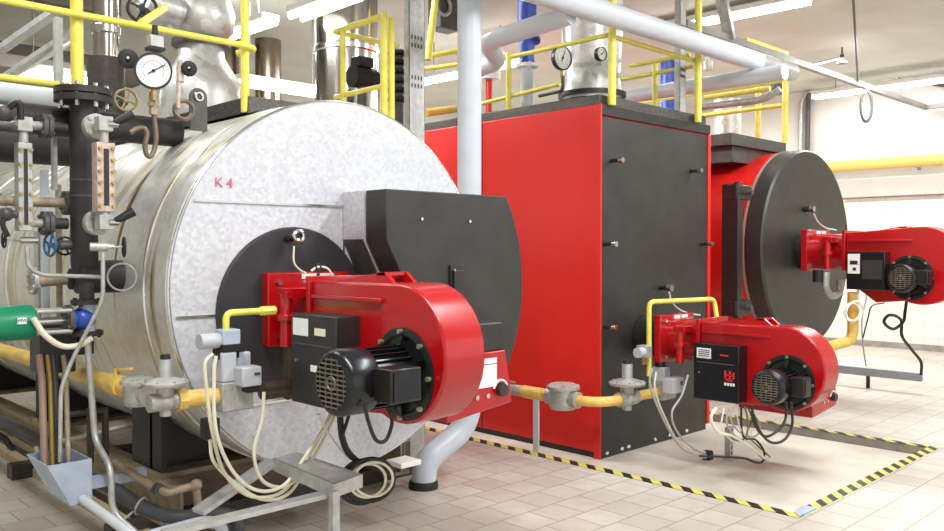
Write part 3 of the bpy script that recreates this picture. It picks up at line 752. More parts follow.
tag(MB().tube(bend([V((bx_, by, cb_.z - .08)), P(95, 440, y=by), P(111, 468, y=4.1), P(112, 512, y=4.1), P(150, 545, y=3.9)], .07), .016, 14).build('blowdown_pipe', galv), 'grey pipe falling from the blue valve past the hopper to the floor', 'pipe')
tag(MB().tube(spline(pts([(33, 318), (45, 335), (62, 346), (80, 345), (92, 338)], y=4.2), 8), .014, 10).build('flexible_hose', creamw), 'pale flexible hose hanging under the green actuator', 'hose')
fx = P(60, 282, y=4.55)
yst = thing('strainer', fx - V((0, 0, .05)), 'brown strainer and black valve left of the column elbow', 'strainer')
MB().cyl(P(30, 282, y=4.55), P(66, 279, y=4.55), .03).build('body', rusty, yst)
MB().flange(P(33, 281, y=4.55), (1, 0, 0), .07, .02, 6).build('flange', galv, yst)
MB().cyl(P(70, 279, y=4.55), P(92, 279, y=4.55), .055).build('black_valve', blackrub, yst)
# dark control tank and drop pipes into the hopper
bt_ = P(40, 332, y=4.45); bb_ = P(70, 372, y=4.45)
kt = thing('junction_tank', ((bt_.x + bb_.x) / 2, 4.5, bb_.z), 'black box below the green actuator with pipes leaving it', 'box')
MB().box(bt_.x, bb_.x + .03, 4.45, 4.62, bb_.z, bt_.z + .05).build('casing', blackp, kt, bevel=.006)
MB().box(bb_.x + .05, P(96, 360, y=4.45).x, 4.47, 4.6, bb_.z + .08, bt_.z - .02).build('side_casing', blackp, kt, bevel=.006)
for px, mt, r, lb in ((42, M('drain_pink', (150, 122, 106), .5, .2), .017, 'reddish drain pipe dropping into the hopper'), (50, M('drain_ochre', (150, 120, 60), .5, .3), .012, 'ochre drain pipe dropping into the hopper'),
                  (55, pipeblk, .018, 'black drain pipe dropping into the hopper'), (66, rusty, .013, 'brown drain pipe dropping into the hopper')):
    x0_ = P(px, 380, y=4.4); x1_ = P(px + 4, 468, y=4.22)
    tag(MB().tube([V((x0_.x, 4.44, x0_.z + .12)), x0_, V((x1_.x, 4.24, x1_.z))], r, 12).build('drain_pipe', mt), lb, 'pipe')
# hopper
ha = P(46.7, 466, y=4.1); hb2 = P(91.4, 464, y=4.1); hz0 = P(70.5, 506, y=4.1); back = P(26.7, 453, x=ha.x)
hp_ = thing('drain_hopper', (hz0.x, 4.2, hz0.z), 'grey sheet metal drain hopper collecting pipes at lower left', 'hopper')
y0h, y1h = 4.1, back.y; zt = ha.z; t_ = .006
def slopeplate(xa, za, xb, zb, y0, y1): return MB().prism([(xa, za), (xa + t_, za), (xb + t_, zb), (xb, zb)], 'xz', y0, y1)
slopeplate(ha.x, zt, hz0.x, hz0.z, y0h, y1h).build('left_plate', bluegrey, hp_)
MB().prism([(ha.x, zt), (hb2.x, zt), (hb2.x, hz0.z + .02), (hz0.x, hz0.z)], 'xz', y0h - t_, y0h).build('front_plate', bluegrey, hp_)
MB().prism([(ha.x, zt), (hb2.x, zt), (hb2.x, hz0.z + .02), (hz0.x, hz0.z)], 'xz', y1h, y1h + t_).build('back_plate', bluegrey, hp_)
MB().box(hb2.x - t_, hb2.x, y0h, y1h, hz0.z + .02, zt).build('right_plate', bluegrey, hp_)
MB().prism([(hz0.x, hz0.z), (hb2.x, hz0.z + .02), (hb2.x, hz0.z + .03), (hz0.x, hz0.z + .01)], 'xz', y0h, y1h).build('bottom_plate', bluegrey, hp_)
bp_ = P(92, 484, y=4.2); MB().box(hb2.x, 1.74, 4.18, 4.24, bp_.z - .02, bp_.z + .03).build('bracket_arm', bluegrey, hp_)
d0 = P(83, 499, y=4.09); d0b = V((d0.x, 3.5, d0.z - .03))
tag(MB().tube(bend([d0, d0b, V((d0.x + .02, 3.42, 0.02))], .06), .021, 16).build('waste_pipe', whitepipe), 'white waste pipe running forward out of the hopper', 'pipe')
wq = pts([(150, 536), (205, 521), (222, 524), (224, 545)], y=3.72)
tag(MB().tube(bend(wq, .05), .028, 14).build('waste_pipe', greyduct), 'pale grey pipe bend on the floor at the bottom edge', 'pipe')
# pipes around the base
hs = [P(88, 478, y=4.32), P(112, 488, y=4.2), P(140, 506, y=4.05), P(175, 517, y=3.9), P(215, 514, y=3.85), P(234, 518, y=3.82), P(238, 532, y=3.8)]
hs2 = spline(hs, 14)
tag(MB().tube(hs2, [.034 + .003 * (i % 2) for i in range(len(hs2))], 14).build('corrugated_hose', M('hose_grey', (72, 72, 76), .5, 0, .15, 16)), 'dark grey corrugated hose along the base of the silver boiler', 'hose')
cl = P(141, 506, y=4.05); tag(MB().torus(cl, hs[3] - hs[1], .042, .006, 20, 6).cyl(cl + V((-.04, 0, -.02)), cl + V((-.12, -.02, -.06)), .006, n=8).build('hose_clip', galv), 'wire hose clip around the dark corrugated hose', 'clip')
bpz = [P(114, 463, y=4.2), P(158, 489, y=3.95), P(168, 493, y=3.92), P(196, 485, y=3.9), P(199, 513, y=3.9)]
bpo = thing('condensate_pipe', bpz[2], 'beige pipe with elbows at the front foot of the silver boiler', 'pipe')
MB().tube(bend(bpz, .04), .02, 14).build('pipe', rusty, bpo)
for i in (3,): MB().ball(bpz[i], .03, 14).build('elbow', rusty, bpo)
MB().lathe(P(158, 489, y=3.95), (.1, -1, .0), [(.028, -.02), (.028, .02)], 16).build('union', darkgrey, bpo)
for pl_, r, mt, lb, nm in (([(-10, 418), (20, 430), (62, 452)], .035, darkgrey, 'grey pipe on the floor along the left of the silver boiler', 'floor_pipe'),
                       ([(38, 452), (36, 446), (60, 442), (135, 424)], .014, galv, 'thin grey pipe crossing under the silver boiler', 'floor_pipe')):
    zz = .3; tag(MB().tube(bend([P(a, b_, z=zz) if False else P(a, b_, y=4.9) for a, b_ in pl_], .06), r, 14).build(nm, mt), lb, 'pipe')
tag(MB().tube(spline(pts([(-8, 432), (4, 438), (10, 446), (14, 449)], y=4.9), 8), .016, 10).build('rubber_hose', blackrub), 'short black hose end at the far left edge', 'hose')
for px, lb in ((90, 'dark vertical pipe behind the grey falling pipe'), (105, 'second dark vertical pipe nearest the black saddle')):
    a, b_ = P(px, 408, y=4.5), P(px + 2, 462, y=4.5); tag(MB().cyl(V((a.x, 4.5, b_.z)), V((a.x, 4.5, a.z)), .018, n=12).build('steam_trap_pipe', darksteel), lb, 'pipe')
a, b_ = P(66, 415, y=4.5), P(106, 410, y=4.5)
tag(MB().cyl(a, b_, .016, n=12).build('cross_pipe', darksteel), 'dark horizontal pipe behind the hopper pipes', 'pipe')

# =================================================================== GAS TRAIN, silver boiler
gx, gz, gy = 1.585, .925, 3.60
tag(MB().cyl((gx, 3.93, gz + .01), (gx, 9, gz + .01), .042, n=20).build('gas_pipe', gasyel), 'yellow gas pipe running along the left of the silver boiler', 'pipe')
def gas_filter(c, label, ax, k=1.0):
    o = thing('gas_filter', c, label, 'filter'); c = V(c)
    MB().lathe(c, (0, 0, 1), [(.062 * k, 0), (.07 * k, .015 * k), (.07 * k, .1 * k), (.085 * k, .102 * k), (.085 * k, .118 * k), (.06 * k, .13 * k), (0, .132 * k)], 32).build('bowl', castgrey, o)
    for i in range(4):
        a = pi / 4 + i * pi / 2; p = c + V((.074 * k * cos(a), .074 * k * sin(a), .118 * k)); MB().cyl(p, p + V((0, 0, .012)), .008 * k, n=6).build('lid_bolt', steel, o)
    a = V(ax); m = c + V((0, 0, .055 * k))
    MB().cyl(m - a * .1 * k, m + a * .1 * k, .042 * k, n=20).build('end_socket', castgrey, o)
    return o
def regulator(c, label, ax, k=1.0):
    o = thing('gas_regulator', V(c) - V((0, 0, .06)), label, 'regulator'); c = V(c); a = V(ax)
    MB().ball(c, .062 * k, 24, .8).cyl(c - a * .09 * k, c + a * .09 * k, .048 * k).cyl(c, c - V((0, 0, .075 * k)), .03 * k, n=16).build('body', castgrey, o)
    MB().cyl(c, c + V((0, 0, .09 * k)), .045 * k).build('neck', castgrey, o)
    MB().lathe(c + V((0, 0, .075 * k)), (0, 0, 1), [(.05 * k, 0), (.112 * k, .012 * k), (.118 * k, .02 * k), (.118 * k, .03 * k), (.10 * k, .038 * k), (.04 * k, .055 * k), (0, .056 * k)], 40).build('diaphragm_case', castgrey, o)
    for i in range(8):
        an = 2 * pi * i / 8; p = c + V((.105 * k * cos(an), .105 * k * sin(an), .1 * k)); MB().cyl(p, p + V((0, 0, .016 * k)), .007 * k, n=6).build('case_bolt', steel, o)
    MB().cyl(c + V((0, 0, .12 * k)), c + V((0, 0, .225 * k)), .034 * k, n=20).build('spring_dome', galv, o)
    MB().cyl(c + V((0, 0, .225 * k)), c + V((0, 0, .25 * k)), .028 * k, .024 * k, n=12).build('adjuster_cap', blackrub, o)
    return o
fc = P(139, 396, x=gx); fc = V((gx, fc.y, gz - .055)); gas_filter(fc, 'grey gas filter on the yellow pipe beside the silver boiler', (0, 1, 0))
vy = fc.y + .27
bv = thing('ball_valve', (gx, vy, gz), 'yellow ball valve with lever before the gas filter of the silver boiler', 'valve')
MB().cyl((gx, vy - .08, gz + .01), (gx, vy + .06, gz + .01), .052, n=20).build('valve_body', gasyel, bv)
MB().bar((gx, vy, gz + .085), (gx + .02, vy - .13, gz + .1), .022, .01).cyl((gx, vy, gz), (gx, vy, gz + .09), .014, n=10).build('lever', gasyel, bv)
rc = V((gx, gy, gz)); regulator(rc, 'grey disc shaped gas regulator beside the silver boiler', (1, 0, 0), .84)
vb = P(232, 395, y=gy)
tag(MB().cyl((gx + .06, gy, gz), (vb.x - .07, gy, gz - .005), .04, n=20).cyl((gx + .05, gy, gz), (gx + .09, gy, gz), .05, n=8).build('gas_pipe', gasyel), 'short yellow gas pipe in front of the silver boiler face', 'pipe')
def valve_block(px, y0, zc, k, lb):
    pass
gv = thing('gas_valve_block', (vb.x, gy, gz - .1), 'grey double solenoid gas valve below the nearest burner', 'valve')
x = vb.x - .02
MB().box(x - .06, x + .1, gy - .06, gy + .06, gz - .075, gz + .06).build('valve_body', castgrey, gv, bevel=.006)
MB().box(x - .055, x + .02, gy - .05, gy + .05, gz + .06, gz + .20).build('solenoid', plasticgrey, gv, bevel=.008)
MB().box(x - .05, x + .06, gy - .05, gy + .05, gz + .20, gz + .235).build('mounting_plate', blackrub, gv)
MB().box(x + .035, x + .11, gy - .02, gy + .06, gz + .06, gz + .19).build('second_solenoid', plasticgrey, gv, bevel=.008)
MB().cyl((x + .07, gy + .02, gz + .19), (x + .07, gy + .02, gz + .205), .03, n=16).build('solenoid_cap', blackrub, gv)
c2 = P(250, 376, y=gy - .1); cbx = MB().box(c2.x - .055, c2.x + .045, gy - .13, gy - .05, c2.z - .045, c2.z + .045).build('pressure_switch', plasticgrey, gv, bevel=.006)
MB().box(c2.x + .005, c2.x + .035, gy - .133, gy - .13, c2.z + .005, c2.z + .018).build('switch_window', darkgrey, cbx)
MB().box(c2.x - .02, c2.x + .04, gy - .12, gy - .06, c2.z - .075, c2.z - .045).build('plug', blackrub, cbx)
s0, s1 = P(199, 342, y=gy), P(236, 338, y=gy)
so = thing('pilot_solenoid', (s0.x, gy, s0.z - .04), 'grey horizontal pilot solenoid above the gas valve of the nearest burner', 'valve')
MB().cyl((s0.x, gy, s0.z), (s0.x + .1, gy, s0.z), .036, n=24).build('coil', plasticgrey, so)
MB().box(s0.x + .095, s1.x, gy - .045, gy + .04, s0.z - .045, s0.z + .05).build('coil_box', bluegrey, so, bevel=.005)
MB().box(s0.x + .08, s1.x, gy - .03, gy + .03, s0.z - .085, s0.z - .045).build('plug', blackrub, so)
yp = pts([(226, 338), (226, 313), (262, 311)], y=gy + .0)
tag(MB().tube(bend([yp[0], yp[1], yp[2]], .035), .016, 14).cyl(yp[2] - V((.01, 0, 0)), yp[2] + V((.07, 0, 0)), .022, n=8).build('pilot_gas_pipe', yellow), 'thin yellow pilot gas pipe into the nearest burner', 'pipe')
bo0 = P(262, 392, y=gy); bo1 = P(292, 391, y=gy)
tag(MB().cyl((bo0.x, gy, gz - .01), (bo1.x, gy, gz - .01), .045, n=20).cyl((bo1.x - .03, gy, gz - .01), (bo1.x, gy, gz - .01), .06, n=24).cyl((bo1.x - .005, gy, gz - .06), (bo1.x - .005, gy, 1.12), .04, n=20).build('burner_gas_pipe', M('bronze_black', (72, 62, 50), .45, .4, .2, 14)), 'dark gas pipe joining the valve block to the nearest burner', 'pipe')
sw = P(210, 424, y=gy - .02)
tag(MB().box(sw.x - .04, sw.x + .03, gy - .06, gy, sw.z - .06, sw.z + .03).build('pressure_switch', blackrub, bevel=.004), 'small black pressure switch below the short yellow gas pipe', 'switch')
cg = 'cream cables of the nearest burner'
yc_ = gy - .15
cable('signal_cable', pts([(213, 354), (205, 364), (207, 392), (212, 430), (224, 472), (250, 496), (282, 492), (305, 462), (322, 432), (331, 412)], y=yc_), .0085, creamw, 'leftmost cream cable looping from the pilot solenoid under the nearest burner')
cable('signal_cable', pts([(216, 356), (214, 375), (216, 430), (232, 470), (256, 490), (284, 485), (308, 452), (326, 425), (334, 412)], y=yc_ - .05), .0085, creamw, 'inner cream cable beside the leftmost one under the nearest burner')
cable('signal_cable', pts([(264, 392), (262, 420), (254, 452), (262, 480), (282, 487), (300, 476), (318, 450), (336, 414)], y=yc_ - .02), .0085, creamw, 'cream cable hanging from the grey pressure switch of the nearest burner')
cable('signal_cable', pts([(210, 440), (214, 462), (236, 484), (262, 499), (288, 494), (312, 460)], y=yc_ + .03), .0085, creamw, 'short cream cable from the small black pressure switch')
cable('signal_cable', pts([(318, 414), (330, 436), (346, 455), (358, 463)], y=3.3), .006, creamw, 'thin cream cable crossing to the black coil under the nearest burner')
cable('power_cable', pts([(340, 414), (342, 436), (348, 452), (360, 464)], y=3.25), .016, blackrub, 'thick black cable dropping below the nearest control box')
cable('power_cable', pts([(350, 412), (346, 425), (342, 436)], y=3.22), .009, blackrub, 'short black cable beside the thick dropping cable')
cc = P(362, 482, y=3.22)
co_ = thing('coiled_cable', cc - V((0, 0, .1)), 'coil of black and cream cable hanging under the nearest burner', 'cable')
for i, (R, m_) in enumerate(((.108, blackrub), (.098, blackrub), (.086, creamw), (.112, blackrub), (.092, creamw))):
    MB().torus(cc + V((.008 * i, -.012 * i, .004 * i)), (.5 + .05 * i, 1, .12 + .05 * i), R, .010 if m_ is blackrub else .007, 30, 8).build('loop', m_, co_)
cable('power_cable', pts([(365, 405), (368, 420), (376, 440), (386, 440), (392, 424), (390, 412)], y=2.62), .008, blackrub, 'black cable loop below the motor of the nearest burner')
cable('sight_cable', pts([(294, 246), (294, 262), (300, 270), (306, 273)], y=3.72), .005, creamw, 'thin white wire from the sight glass to the nearest burner')
cable('sight_cable', pts([(311, 271), (318, 267), (328, 269), (335, 281)], y=3.6), .006, creamw, 'short white cable arched over the nearest burner flange')
# burner stand
stn = thing('burner_stand', P(330, 520, y=3.0), 'galvanised steel stand with a slanting brace under the nearest burner', 'stand')
tc = [P(334, 484, y=3.0)]; zt_ = tc[0].z
c1, c2_, c3, c4 = P(273, 458, z=zt_), P(297, 452, z=zt_), P(362, 474, z=zt_), P(334, 484, z=zt_)
MB().prism([(c1.x, c1.y), (c2_.x, c2_.y), (c3.x, c3.y), (c4.x, c4.y)], 'xy', zt_ - .006, zt_).build('top_plate', galv, stn)
MB().bar(V((c1.x, c1.y, zt_ - .03)), V((c4.x, c4.y, zt_ - .03)), .008, .06, upd=(0, 0, 1)).build('front_lip', galv, stn)
MB().bar(V((c4.x, c4.y, zt_ - .03)), V((c3.x, c3.y, zt_ - .03)), .008, .06, upd=(0, 0, 1)).build('side_lip', galv, stn)
MB().bar(V((c4.x, c4.y, zt_ - .03)), V((c4.x, c4.y, 0)), .035, .035).build('leg', galv, stn)
q0, q1 = P(273, 461, z=zt_ - .02), P(198, 512, y=3.55)
MB().bar(q0, q1, .09, .02, upd=(0, 0, 1)).build('slanting_brace', galv, stn)
q0, q1 = P(335, 492, y=3.05), P(225, 508, y=3.05); q1.z = q0.z
MB().bar(q0, V((q1.x - .25, 3.05, q0.z)), .06, .02, upd=(0, 0, 1)).build('lower_channel', galv, stn)
MB().bar(V((q1.x - .25, 3.05, q0.z)), V((q1.x - .25, 3.05, 0)), .035, .035).build('leg', galv, stn)
fb = P(398, 462, y=3.80)
tag(MB().prism([(fb.x - .09, fb.y), (fb.x + .06, fb.y), (fb.x + .06, fb.y - .14), (fb.x - .09, fb.y - .14)], 'xy', fb.z, fb.z + .03).build('flat_bracket', lampwhite, bevel=.004), 'flat white bracket at the lower right rim of the silver boiler', 'bracket')

# =================================================================== GAS TRAIN, box boiler
hx, hy, hz = 4.93, 3.75, .462
gp = [V((hx, 6.6, hz)), V((hx, hy, hz)), V((5.85, hy, hz))]
tag(MB().tube(bend(gp, .24, 10), .038, 20).build('gas_pipe', gasyel), 'yellow gas pipe bending around the corner of the red box boiler', 'pipe')
fl_ = P(563, 404, x=hx); gas_filter(V((hx, fl_.y, hz - .0825)), 'grey gas filter on the yellow pipe left of the red box boiler', (0, 1, 0), 1.5)
bvy = P(533, 394, x=hx).y
bv = thing('ball_valve', (hx, bvy, hz), 'yellow and grey ball valve left of the red box boiler', 'valve')
MB().cyl((hx, bvy - .1, hz), (hx, bvy + .1, hz), .05, n=20).build('valve_body', gasyel, bv)
MB().cyl((hx, bvy + .12, hz), (hx, bvy + .36, hz), .046, n=8).build('union', castgrey, bv)
MB().bar((hx, bvy + .2, hz + .06), (hx, bvy + .42, hz + .085), .025, .01).build('lever', castgrey, bv)
sl = P(538, 402, x=hx)
tag(MB().bar((hx - .02, sl.y, 0), (hx - .02, sl.y, hz - .03), .05, .02).build('pipe_support', whitepipe), 'white flat post carrying the gas pipe left of the red boiler', 'post')
rg_ = P(627, 402, y=hy); regulator(V((rg_.x, hy, hz)), 'grey disc shaped gas regulator in front of the red box boiler', (1, 0, 0), 1.18)
v2 = P(664, 392, y=hy - .02)
gv = thing('gas_valve_block', (v2.x, hy, hz - .1), 'grey solenoid gas valve in front of the red box boiler', 'valve')
MB().box(v2.x - .09, v2.x + .1, hy - .07, hy + .07, hz - .06, hz + .08).build('valve_body', castgrey, gv, bevel=.006)
MB().box(v2.x - .06, v2.x + .03, hy - .06, hy + .06, hz + .08, hz + .2).build('solenoid', plasticgrey, gv, bevel=.008)
MB().cyl((v2.x - .02, hy, hz + .2), (v2.x - .02, hy, hz + .235), .045, n=18).build('solenoid_cap', blackrub, gv)
w2 = P(673, 385, y=hy - .15)
sx_ = MB().box(w2.x - .075, w2.x + .085, hy - .2, hy - .1, w2.z - .06, w2.z + .06).build('pressure_switch', plasticgrey, gv, bevel=.008)
MB().box(w2.x + .03, w2.x + .06, hy - .204, hy - .2, w2.z - .0, w2.z + .03).build('switch_window', darkgrey, sx_)
yl = pts([(649, 376), (649, 302)], y=hy) + [P(714, 299, y=hy - .05), P(717, 320, y=hy - .1)]
tag(MB().tube(bend(yl, .06), .02, 14).build('pilot_gas_pipe', yellow), 'yellow pilot gas pipe arching over the burner of the red box boiler', 'pipe')
s2 = P(644, 352, y=hy - .02)
so = thing('pilot_solenoid', (s2.x, hy, s2.z - .05), 'small grey pilot solenoid on the arching yellow pipe', 'valve')
MB().box(s2.x - .02, s2.x + .07, hy - .05, hy + .04, s2.z - .045, s2.z + .05).build('coil_box', castgrey, so, bevel=.006)
MB().cyl((s2.x - .09, hy - .02, s2.z), (s2.x - .02, hy - .02, s2.z), .04, n=20).build('coil', plasticgrey, so)
MB().cyl((s2.x + .03, hy, s2.z - .1), (s2.x + .03, hy, s2.z - .05), .026, n=8).build('brass_nut', brass, so)
cable('signal_cable', pts([(652, 368), (650, 385), (660, 412), (672, 435), (684, 450), (706, 458)], y=hy - .35), .008, greyw, 'grey cable from the red boiler gas valve to the floor, left one')
cable('signal_cable', pts([(688, 375), (682, 395), (672, 412), (676, 430), (690, 446), (706, 455)], y=hy - .4), .008, greyw, 'grey cable from the red boiler gas valve to the floor, right one')
cable('signal_cable', pts([(656, 372), (655, 390), (664, 415), (680, 443), (704, 452), (728, 456)], y=hy - .3), .007, creamw, 'thin pale cable crossing the two grey cables on the recess floor')
jc = P(708, 457, z=PZ + .02)
tag(MB().box(jc.x - .03, jc.x + .03, jc.y - .03, jc.y + .03, PZ, PZ + .07).build('cable_connector', blackrub, bevel=.004), 'small black cable connector lying in the floor recess', 'connector')
po = P(731, 459, z=PZ)
ps = thing('slotted_post', po, 'short slotted steel post under the red boiler burner with cables', 'post')
zt2 = P(731, 427, y=po.y).z
MB().box(po.x - .03, po.x + .03, po.y - .005, po.y + .005, PZ, zt2).box(po.x - .03, po.x - .024, po.y, po.y + .04, PZ, zt2).box(po.x + .024, po.x + .03, po.y, po.y + .04, PZ, zt2).build('channel', galv, ps)
for i in range(5):
    z = PZ + .05 + i * (zt2 - PZ - .08) / 4; MB().box(po.x - .007, po.x + .007, po.y - .007, po.y - .005, z - .012, z + .012).build('slot', blackrub, ps)
MB().box(po.x - .06, po.x + .06, po.y - .05, po.y + .05, PZ, PZ + .01).build('foot_plate', galv, ps)
yb = 3.0
for i, (lst, m_, r, lb) in enumerate((
    ([(716, 408), (711, 418), (718, 432), (732, 436), (750, 447), (764, 458)], lampwhite, .011, 'white cable bending out below the red boiler control box'),
    ([(728, 408), (727, 425), (738, 438), (752, 448), (766, 462)], greyw, .007, 'grey cable below the red boiler control box, left of the bundle'),
    ([(736, 408), (740, 428), (750, 440), (760, 452), (766, 460)], creamw, .006, 'cream cable in the middle of the bundle below the red boiler burner'),
    ([(733, 407), (731, 420), (742, 434), (756, 436), (760, 424), (752, 412)], greyw, .006, 'grey cable looping up again below the red boiler burner'),
    ([(748, 407), (752, 420), (747, 434), (758, 446), (770, 457)], M('brown_cable', (92, 78, 58), .5), .006, 'brown cable at the right of the bundle below the red boiler burner'),
    ([(724, 408), (722, 428), (736, 444), (748, 440), (752, 430)], creamw, .006, 'cream cable at the left of the bundle below the red boiler burner'),
    ([(745, 407), (748, 424), (745, 438), (735, 440), (728, 432)], M('olive_cable', (120, 112, 78), .5), .007, 'olive cable curling back below the red boiler burner'),
    ([(741, 408), (743, 436), (756, 440), (764, 452), (762, 462), (754, 462), (742, 458), (700, 456)], blackrub, .008, 'black cable trailing over the recess floor to the connector'))):
    cable('burner_cable', pts(lst, y=yb), r, m_, lb)
cable('power_cable', pts([(752, 405), (754, 422), (764, 436), (776, 432), (785, 420), (786, 402)], y=2.52), .009, blackrub, 'smaller black cable loop under the motor of the red boiler burner')
cable('power_cable', pts([(752, 410), (758, 428), (770, 442), (784, 440), (792, 425), (791, 402)], y=2.48), .009, blackrub, 'larger black cable loop under the motor of the red boiler burner')
cable('sight_cable', pts([(669, 292), (672, 302), (680, 310), (692, 314), (700, 315)], y=3.85), .007, creamw, 'white wire from the sight cap down to the red boiler burner')

# =================================================================== GAS TRAIN, round boiler
g3 = P(853, 300, y=3.25)
tag(MB().tube(bend([P(853, 292, y=3.25), P(853, 340, y=3.25), P(812, 352, y=3.3) + V((-.25, .05, -.02))], .12, 8), .05, 18).build('gas_pipe', gasyel), 'yellow gas pipe rising into the farthest burner', 'pipe')
el = P(832, 287, y=3.45)
fe = thing('flexible_connector', el - V((0, 0, .1)), 'braided metal connector under the flange of the farthest burner', 'connector')
MB().tube(spline(pts([(826, 272), (826, 288), (832, 296), (839, 292), (840, 280)], y=3.5), 8), .035, 14).build('braided_hose', castgrey, fe)
MB().cyl(P(818, 270, y=3.55), P(818, 282, y=3.55), .05, n=16).build('black_plug', blackrub, fe)
cable('sight_cable', pts([(814, 214), (818, 222), (826, 228), (836, 230)], y=3.74), .008, creamw, 'white wire from the round door sight cap to the farthest burner')
cw = P(852, 312, y=3.2)
cw_o = thing('coiled_cable', cw - V((0, 0, .1)), 'white cable coil hanging below the farthest burner', 'cable')
MB().torus(cw, (.6, 1, 0), .085, .009, 26, 8).build('loop', lampwhite, cw_o); MB().torus(cw + V((.01, -.02, .01)), (.5, 1, .2), .095, .009, 26, 8).build('loop', lampwhite, cw_o)
MB().tube(spline(pts([(858, 285), (858, 300), (860, 312)], y=3.2), 6), .012, 8).build('lead', lampwhite, cw_o)
chy = 3.35
cx0, cx1 = P(838, 367, x=9.05), None
# support channel of the far burner
s0, s1 = P(840, 366, y=3.95), P(921, 376, y=3.05)
L0 = P(868, 388, z=0)
sy0 = V((L0.x, L0.y, 0)); zc3 = P(868, 372, y=L0.y).z
chn = thing('support_rail', sy0, 'grey steel rail on a short leg beyond the red boiler burner', 'rail')
ra, rb_ = P(838, 367, x=L0.x), P(922, 376, x=L0.x); ra.z = rb_.z = zc3
MB().bar(ra, rb_, .06, .09, upd=(0, 0, 1)).build('channel', M('blue_grey_rail', (150, 158, 160), .5, .2), chn)
MB().cyl(sy0, sy0 + V((0, 0, zc3 - .03)), .022, n=12).build('leg', blackrub, chn)
cable('signal_cable', pts([(867, 285), (866, 300), (862, 320), (863, 345), (866, 366)], y=3.5), .008, greyw, 'thin grey cable hanging from the farthest burner to the rail')
cable('signal_cable', pts([(884, 303), (872, 306), (868, 318), (863, 338)], y=3.2), .007, blackrub, 'thin black cable joining the grey one below the farthest burner')
cable('power_cable', pts([(907, 298), (905, 312), (903, 322), (893, 329), (884, 322), (890, 315), (901, 320), (902, 336), (912, 350), (921, 362), (921, 375)], y=2.95), .015, blackrub, 'thick black cable with a loop hanging from the farthest burner')

# =================================================================== OVERHEAD PIPES
hdz = 3.4
ho = thing('header_pipe', (6, 3.9, hdz), 'large white header pipe crossing above the red box boiler', 'pipe')
MB().cyl((2.9, 3.9, hdz), (7.55, 3.88, hdz), .088, n=28).build('pipe', whitepipe, ho)
MB().cyl((7.55, 3.88, hdz), (8.25, 3.87, hdz), .09, n=28).build('lagging', galv, ho)
tag(MB().tube(bend([(7.5, 3.58, 3.25), (7.49, 5.5, 3.25), (7.4, 6.4, 3.0)], .2, 8), .075, 22).build('branch_pipe', whitepipe), 'white branch pipe above the gap between red and round boilers', 'pipe')
tag(MB().tube(bend([(4.84, 3.96, 3.34), (4.74, 4.75, 3.26), (5.1, 4.95, 3.2), (5.2, 5.3, 3.2)], .12, 8), .075, 22).build('branch_pipe', whitepipe), 'white branch pipe beside the blue valve above the red boiler', 'pipe')
# blue valve on a white riser
bvx, bvy_ = P(527, 95, y=5.05).x, 5.05; zb = RZ1 + .085
bl = thing('safety_valve', (bvx, bvy_, zb), 'blue valve on a white riser on top of the red box boiler', 'valve')
zz = [P(527, v, y=bvy_).z for v in (103, 66, 60, 38, 20, 0, -40)]
MB().cyl((bvx, bvy_, zb), (bvx, bvy_, zz[1]), .055, n=20).build('riser', whitepipe, bl)
MB().flange((bvx, bvy_, zz[1]), (0, 0, 1), .10, .03, 6).build('flange', lampwhite, bl)
MB().lathe((bvx, bvy_, zz[1] + .015), (0, 0, 1), [(.07, 0), (.06, .1), (.075, .16), (.06, .22), (.08, zz[3] - zz[1])], 24).build('valve_body', bluep, bl)
MB().flange((bvx + .02, bvy_, zz[3]), (.3, 0, 1), .11, .025, 6).build('bonnet_flange', bluep, bl)
MB().cyl((bvx, bvy_, zz[3]), (bvx, bvy_, zz[6]), .085, n=24).build('valve_bonnet', bluep, bl)
# foil wrapped dome on the red boiler with two gauges
dx, dy_ = 6.10, 4.74
dm = thing('steam_dome', (dx, dy_, zb), 'foil wrapped steam dome with black rings on the red box boiler', 'dome')
MB().lathe((dx, dy_, zb), (0, 0, 1), [(.27, 0), (.27, .2), (.26, .3), (.275, .75), (.275, 1.45), (0, 1.45)], 40).build('foil_jacket', insul, dm)
for zz_ in (.08, .15):
    MB().lathe((dx, dy_, zb + zz_), (0, 0, 1), [(.27, 0), (.31, .0), (.31, .035), (.27, .035)], 40).build('black_ring', blackp, dm)
def gauge(c, ax, R, label, needle=.5, nm='pressure_gauge'):
    c, d = V(c), V(ax).normalized()
    o = thing(nm, c - V((0, 0, R)), label, 'gauge'); u = V((0, 0, 1)).cross(d).normalized(); w_ = d.cross(u)
    MB().lathe(c - d * .03, d, [(0, 0), (R * .95, 0), (R, .01), (R, .045), (R * .9, .045), (R * .88, .034), (0, .034)], 40).build('case', M('gauge_case', (44, 44, 44), .35, .3), o)
    dl = MB().lathe(c, d, [(0, .005), (R * .89, .005), (R * .89, .008), (0, .008)], 40).build('dial', dialm, o)
    e = u * cos(needle) + w_ * sin(needle)
    MB().bar(c - e * R * .35 + d * .013, c + e * R * .72 + d * .013, R * .05, .003, upd=d).build('needle', blackrub, o)
    MB().cyl(c + d * .008, c + d * .018, R * .09, n=12).build('needle_hub', blackrub, o)
    tk = MB()
    for i in range(21):
        a = radians(225 - 270 * i / 20); e2 = u * cos(a) + w_ * sin(a); l_ = .14 if i % 5 == 0 else .08
        tk.bar(c + e2 * R * (.8 - l_) + d * .009, c + e2 * R * .8 + d * .009, R * .022, .002, upd=d)
    tk.torus(c + d * .009, d, R * .55, .0012, 24, 4, radians(-40), radians(220))
    tk.build('dial_scale', darkgrey, dl)
    MB().cyl(c - V((0, 0, R)) - d * .01, c - V((0, 0, R * 1.6)) - d * .01, R * .13, n=10).build('stem', brass, o)
    return o
def facing(c): return (EYE - V(c)) * V((1, 1, .2))
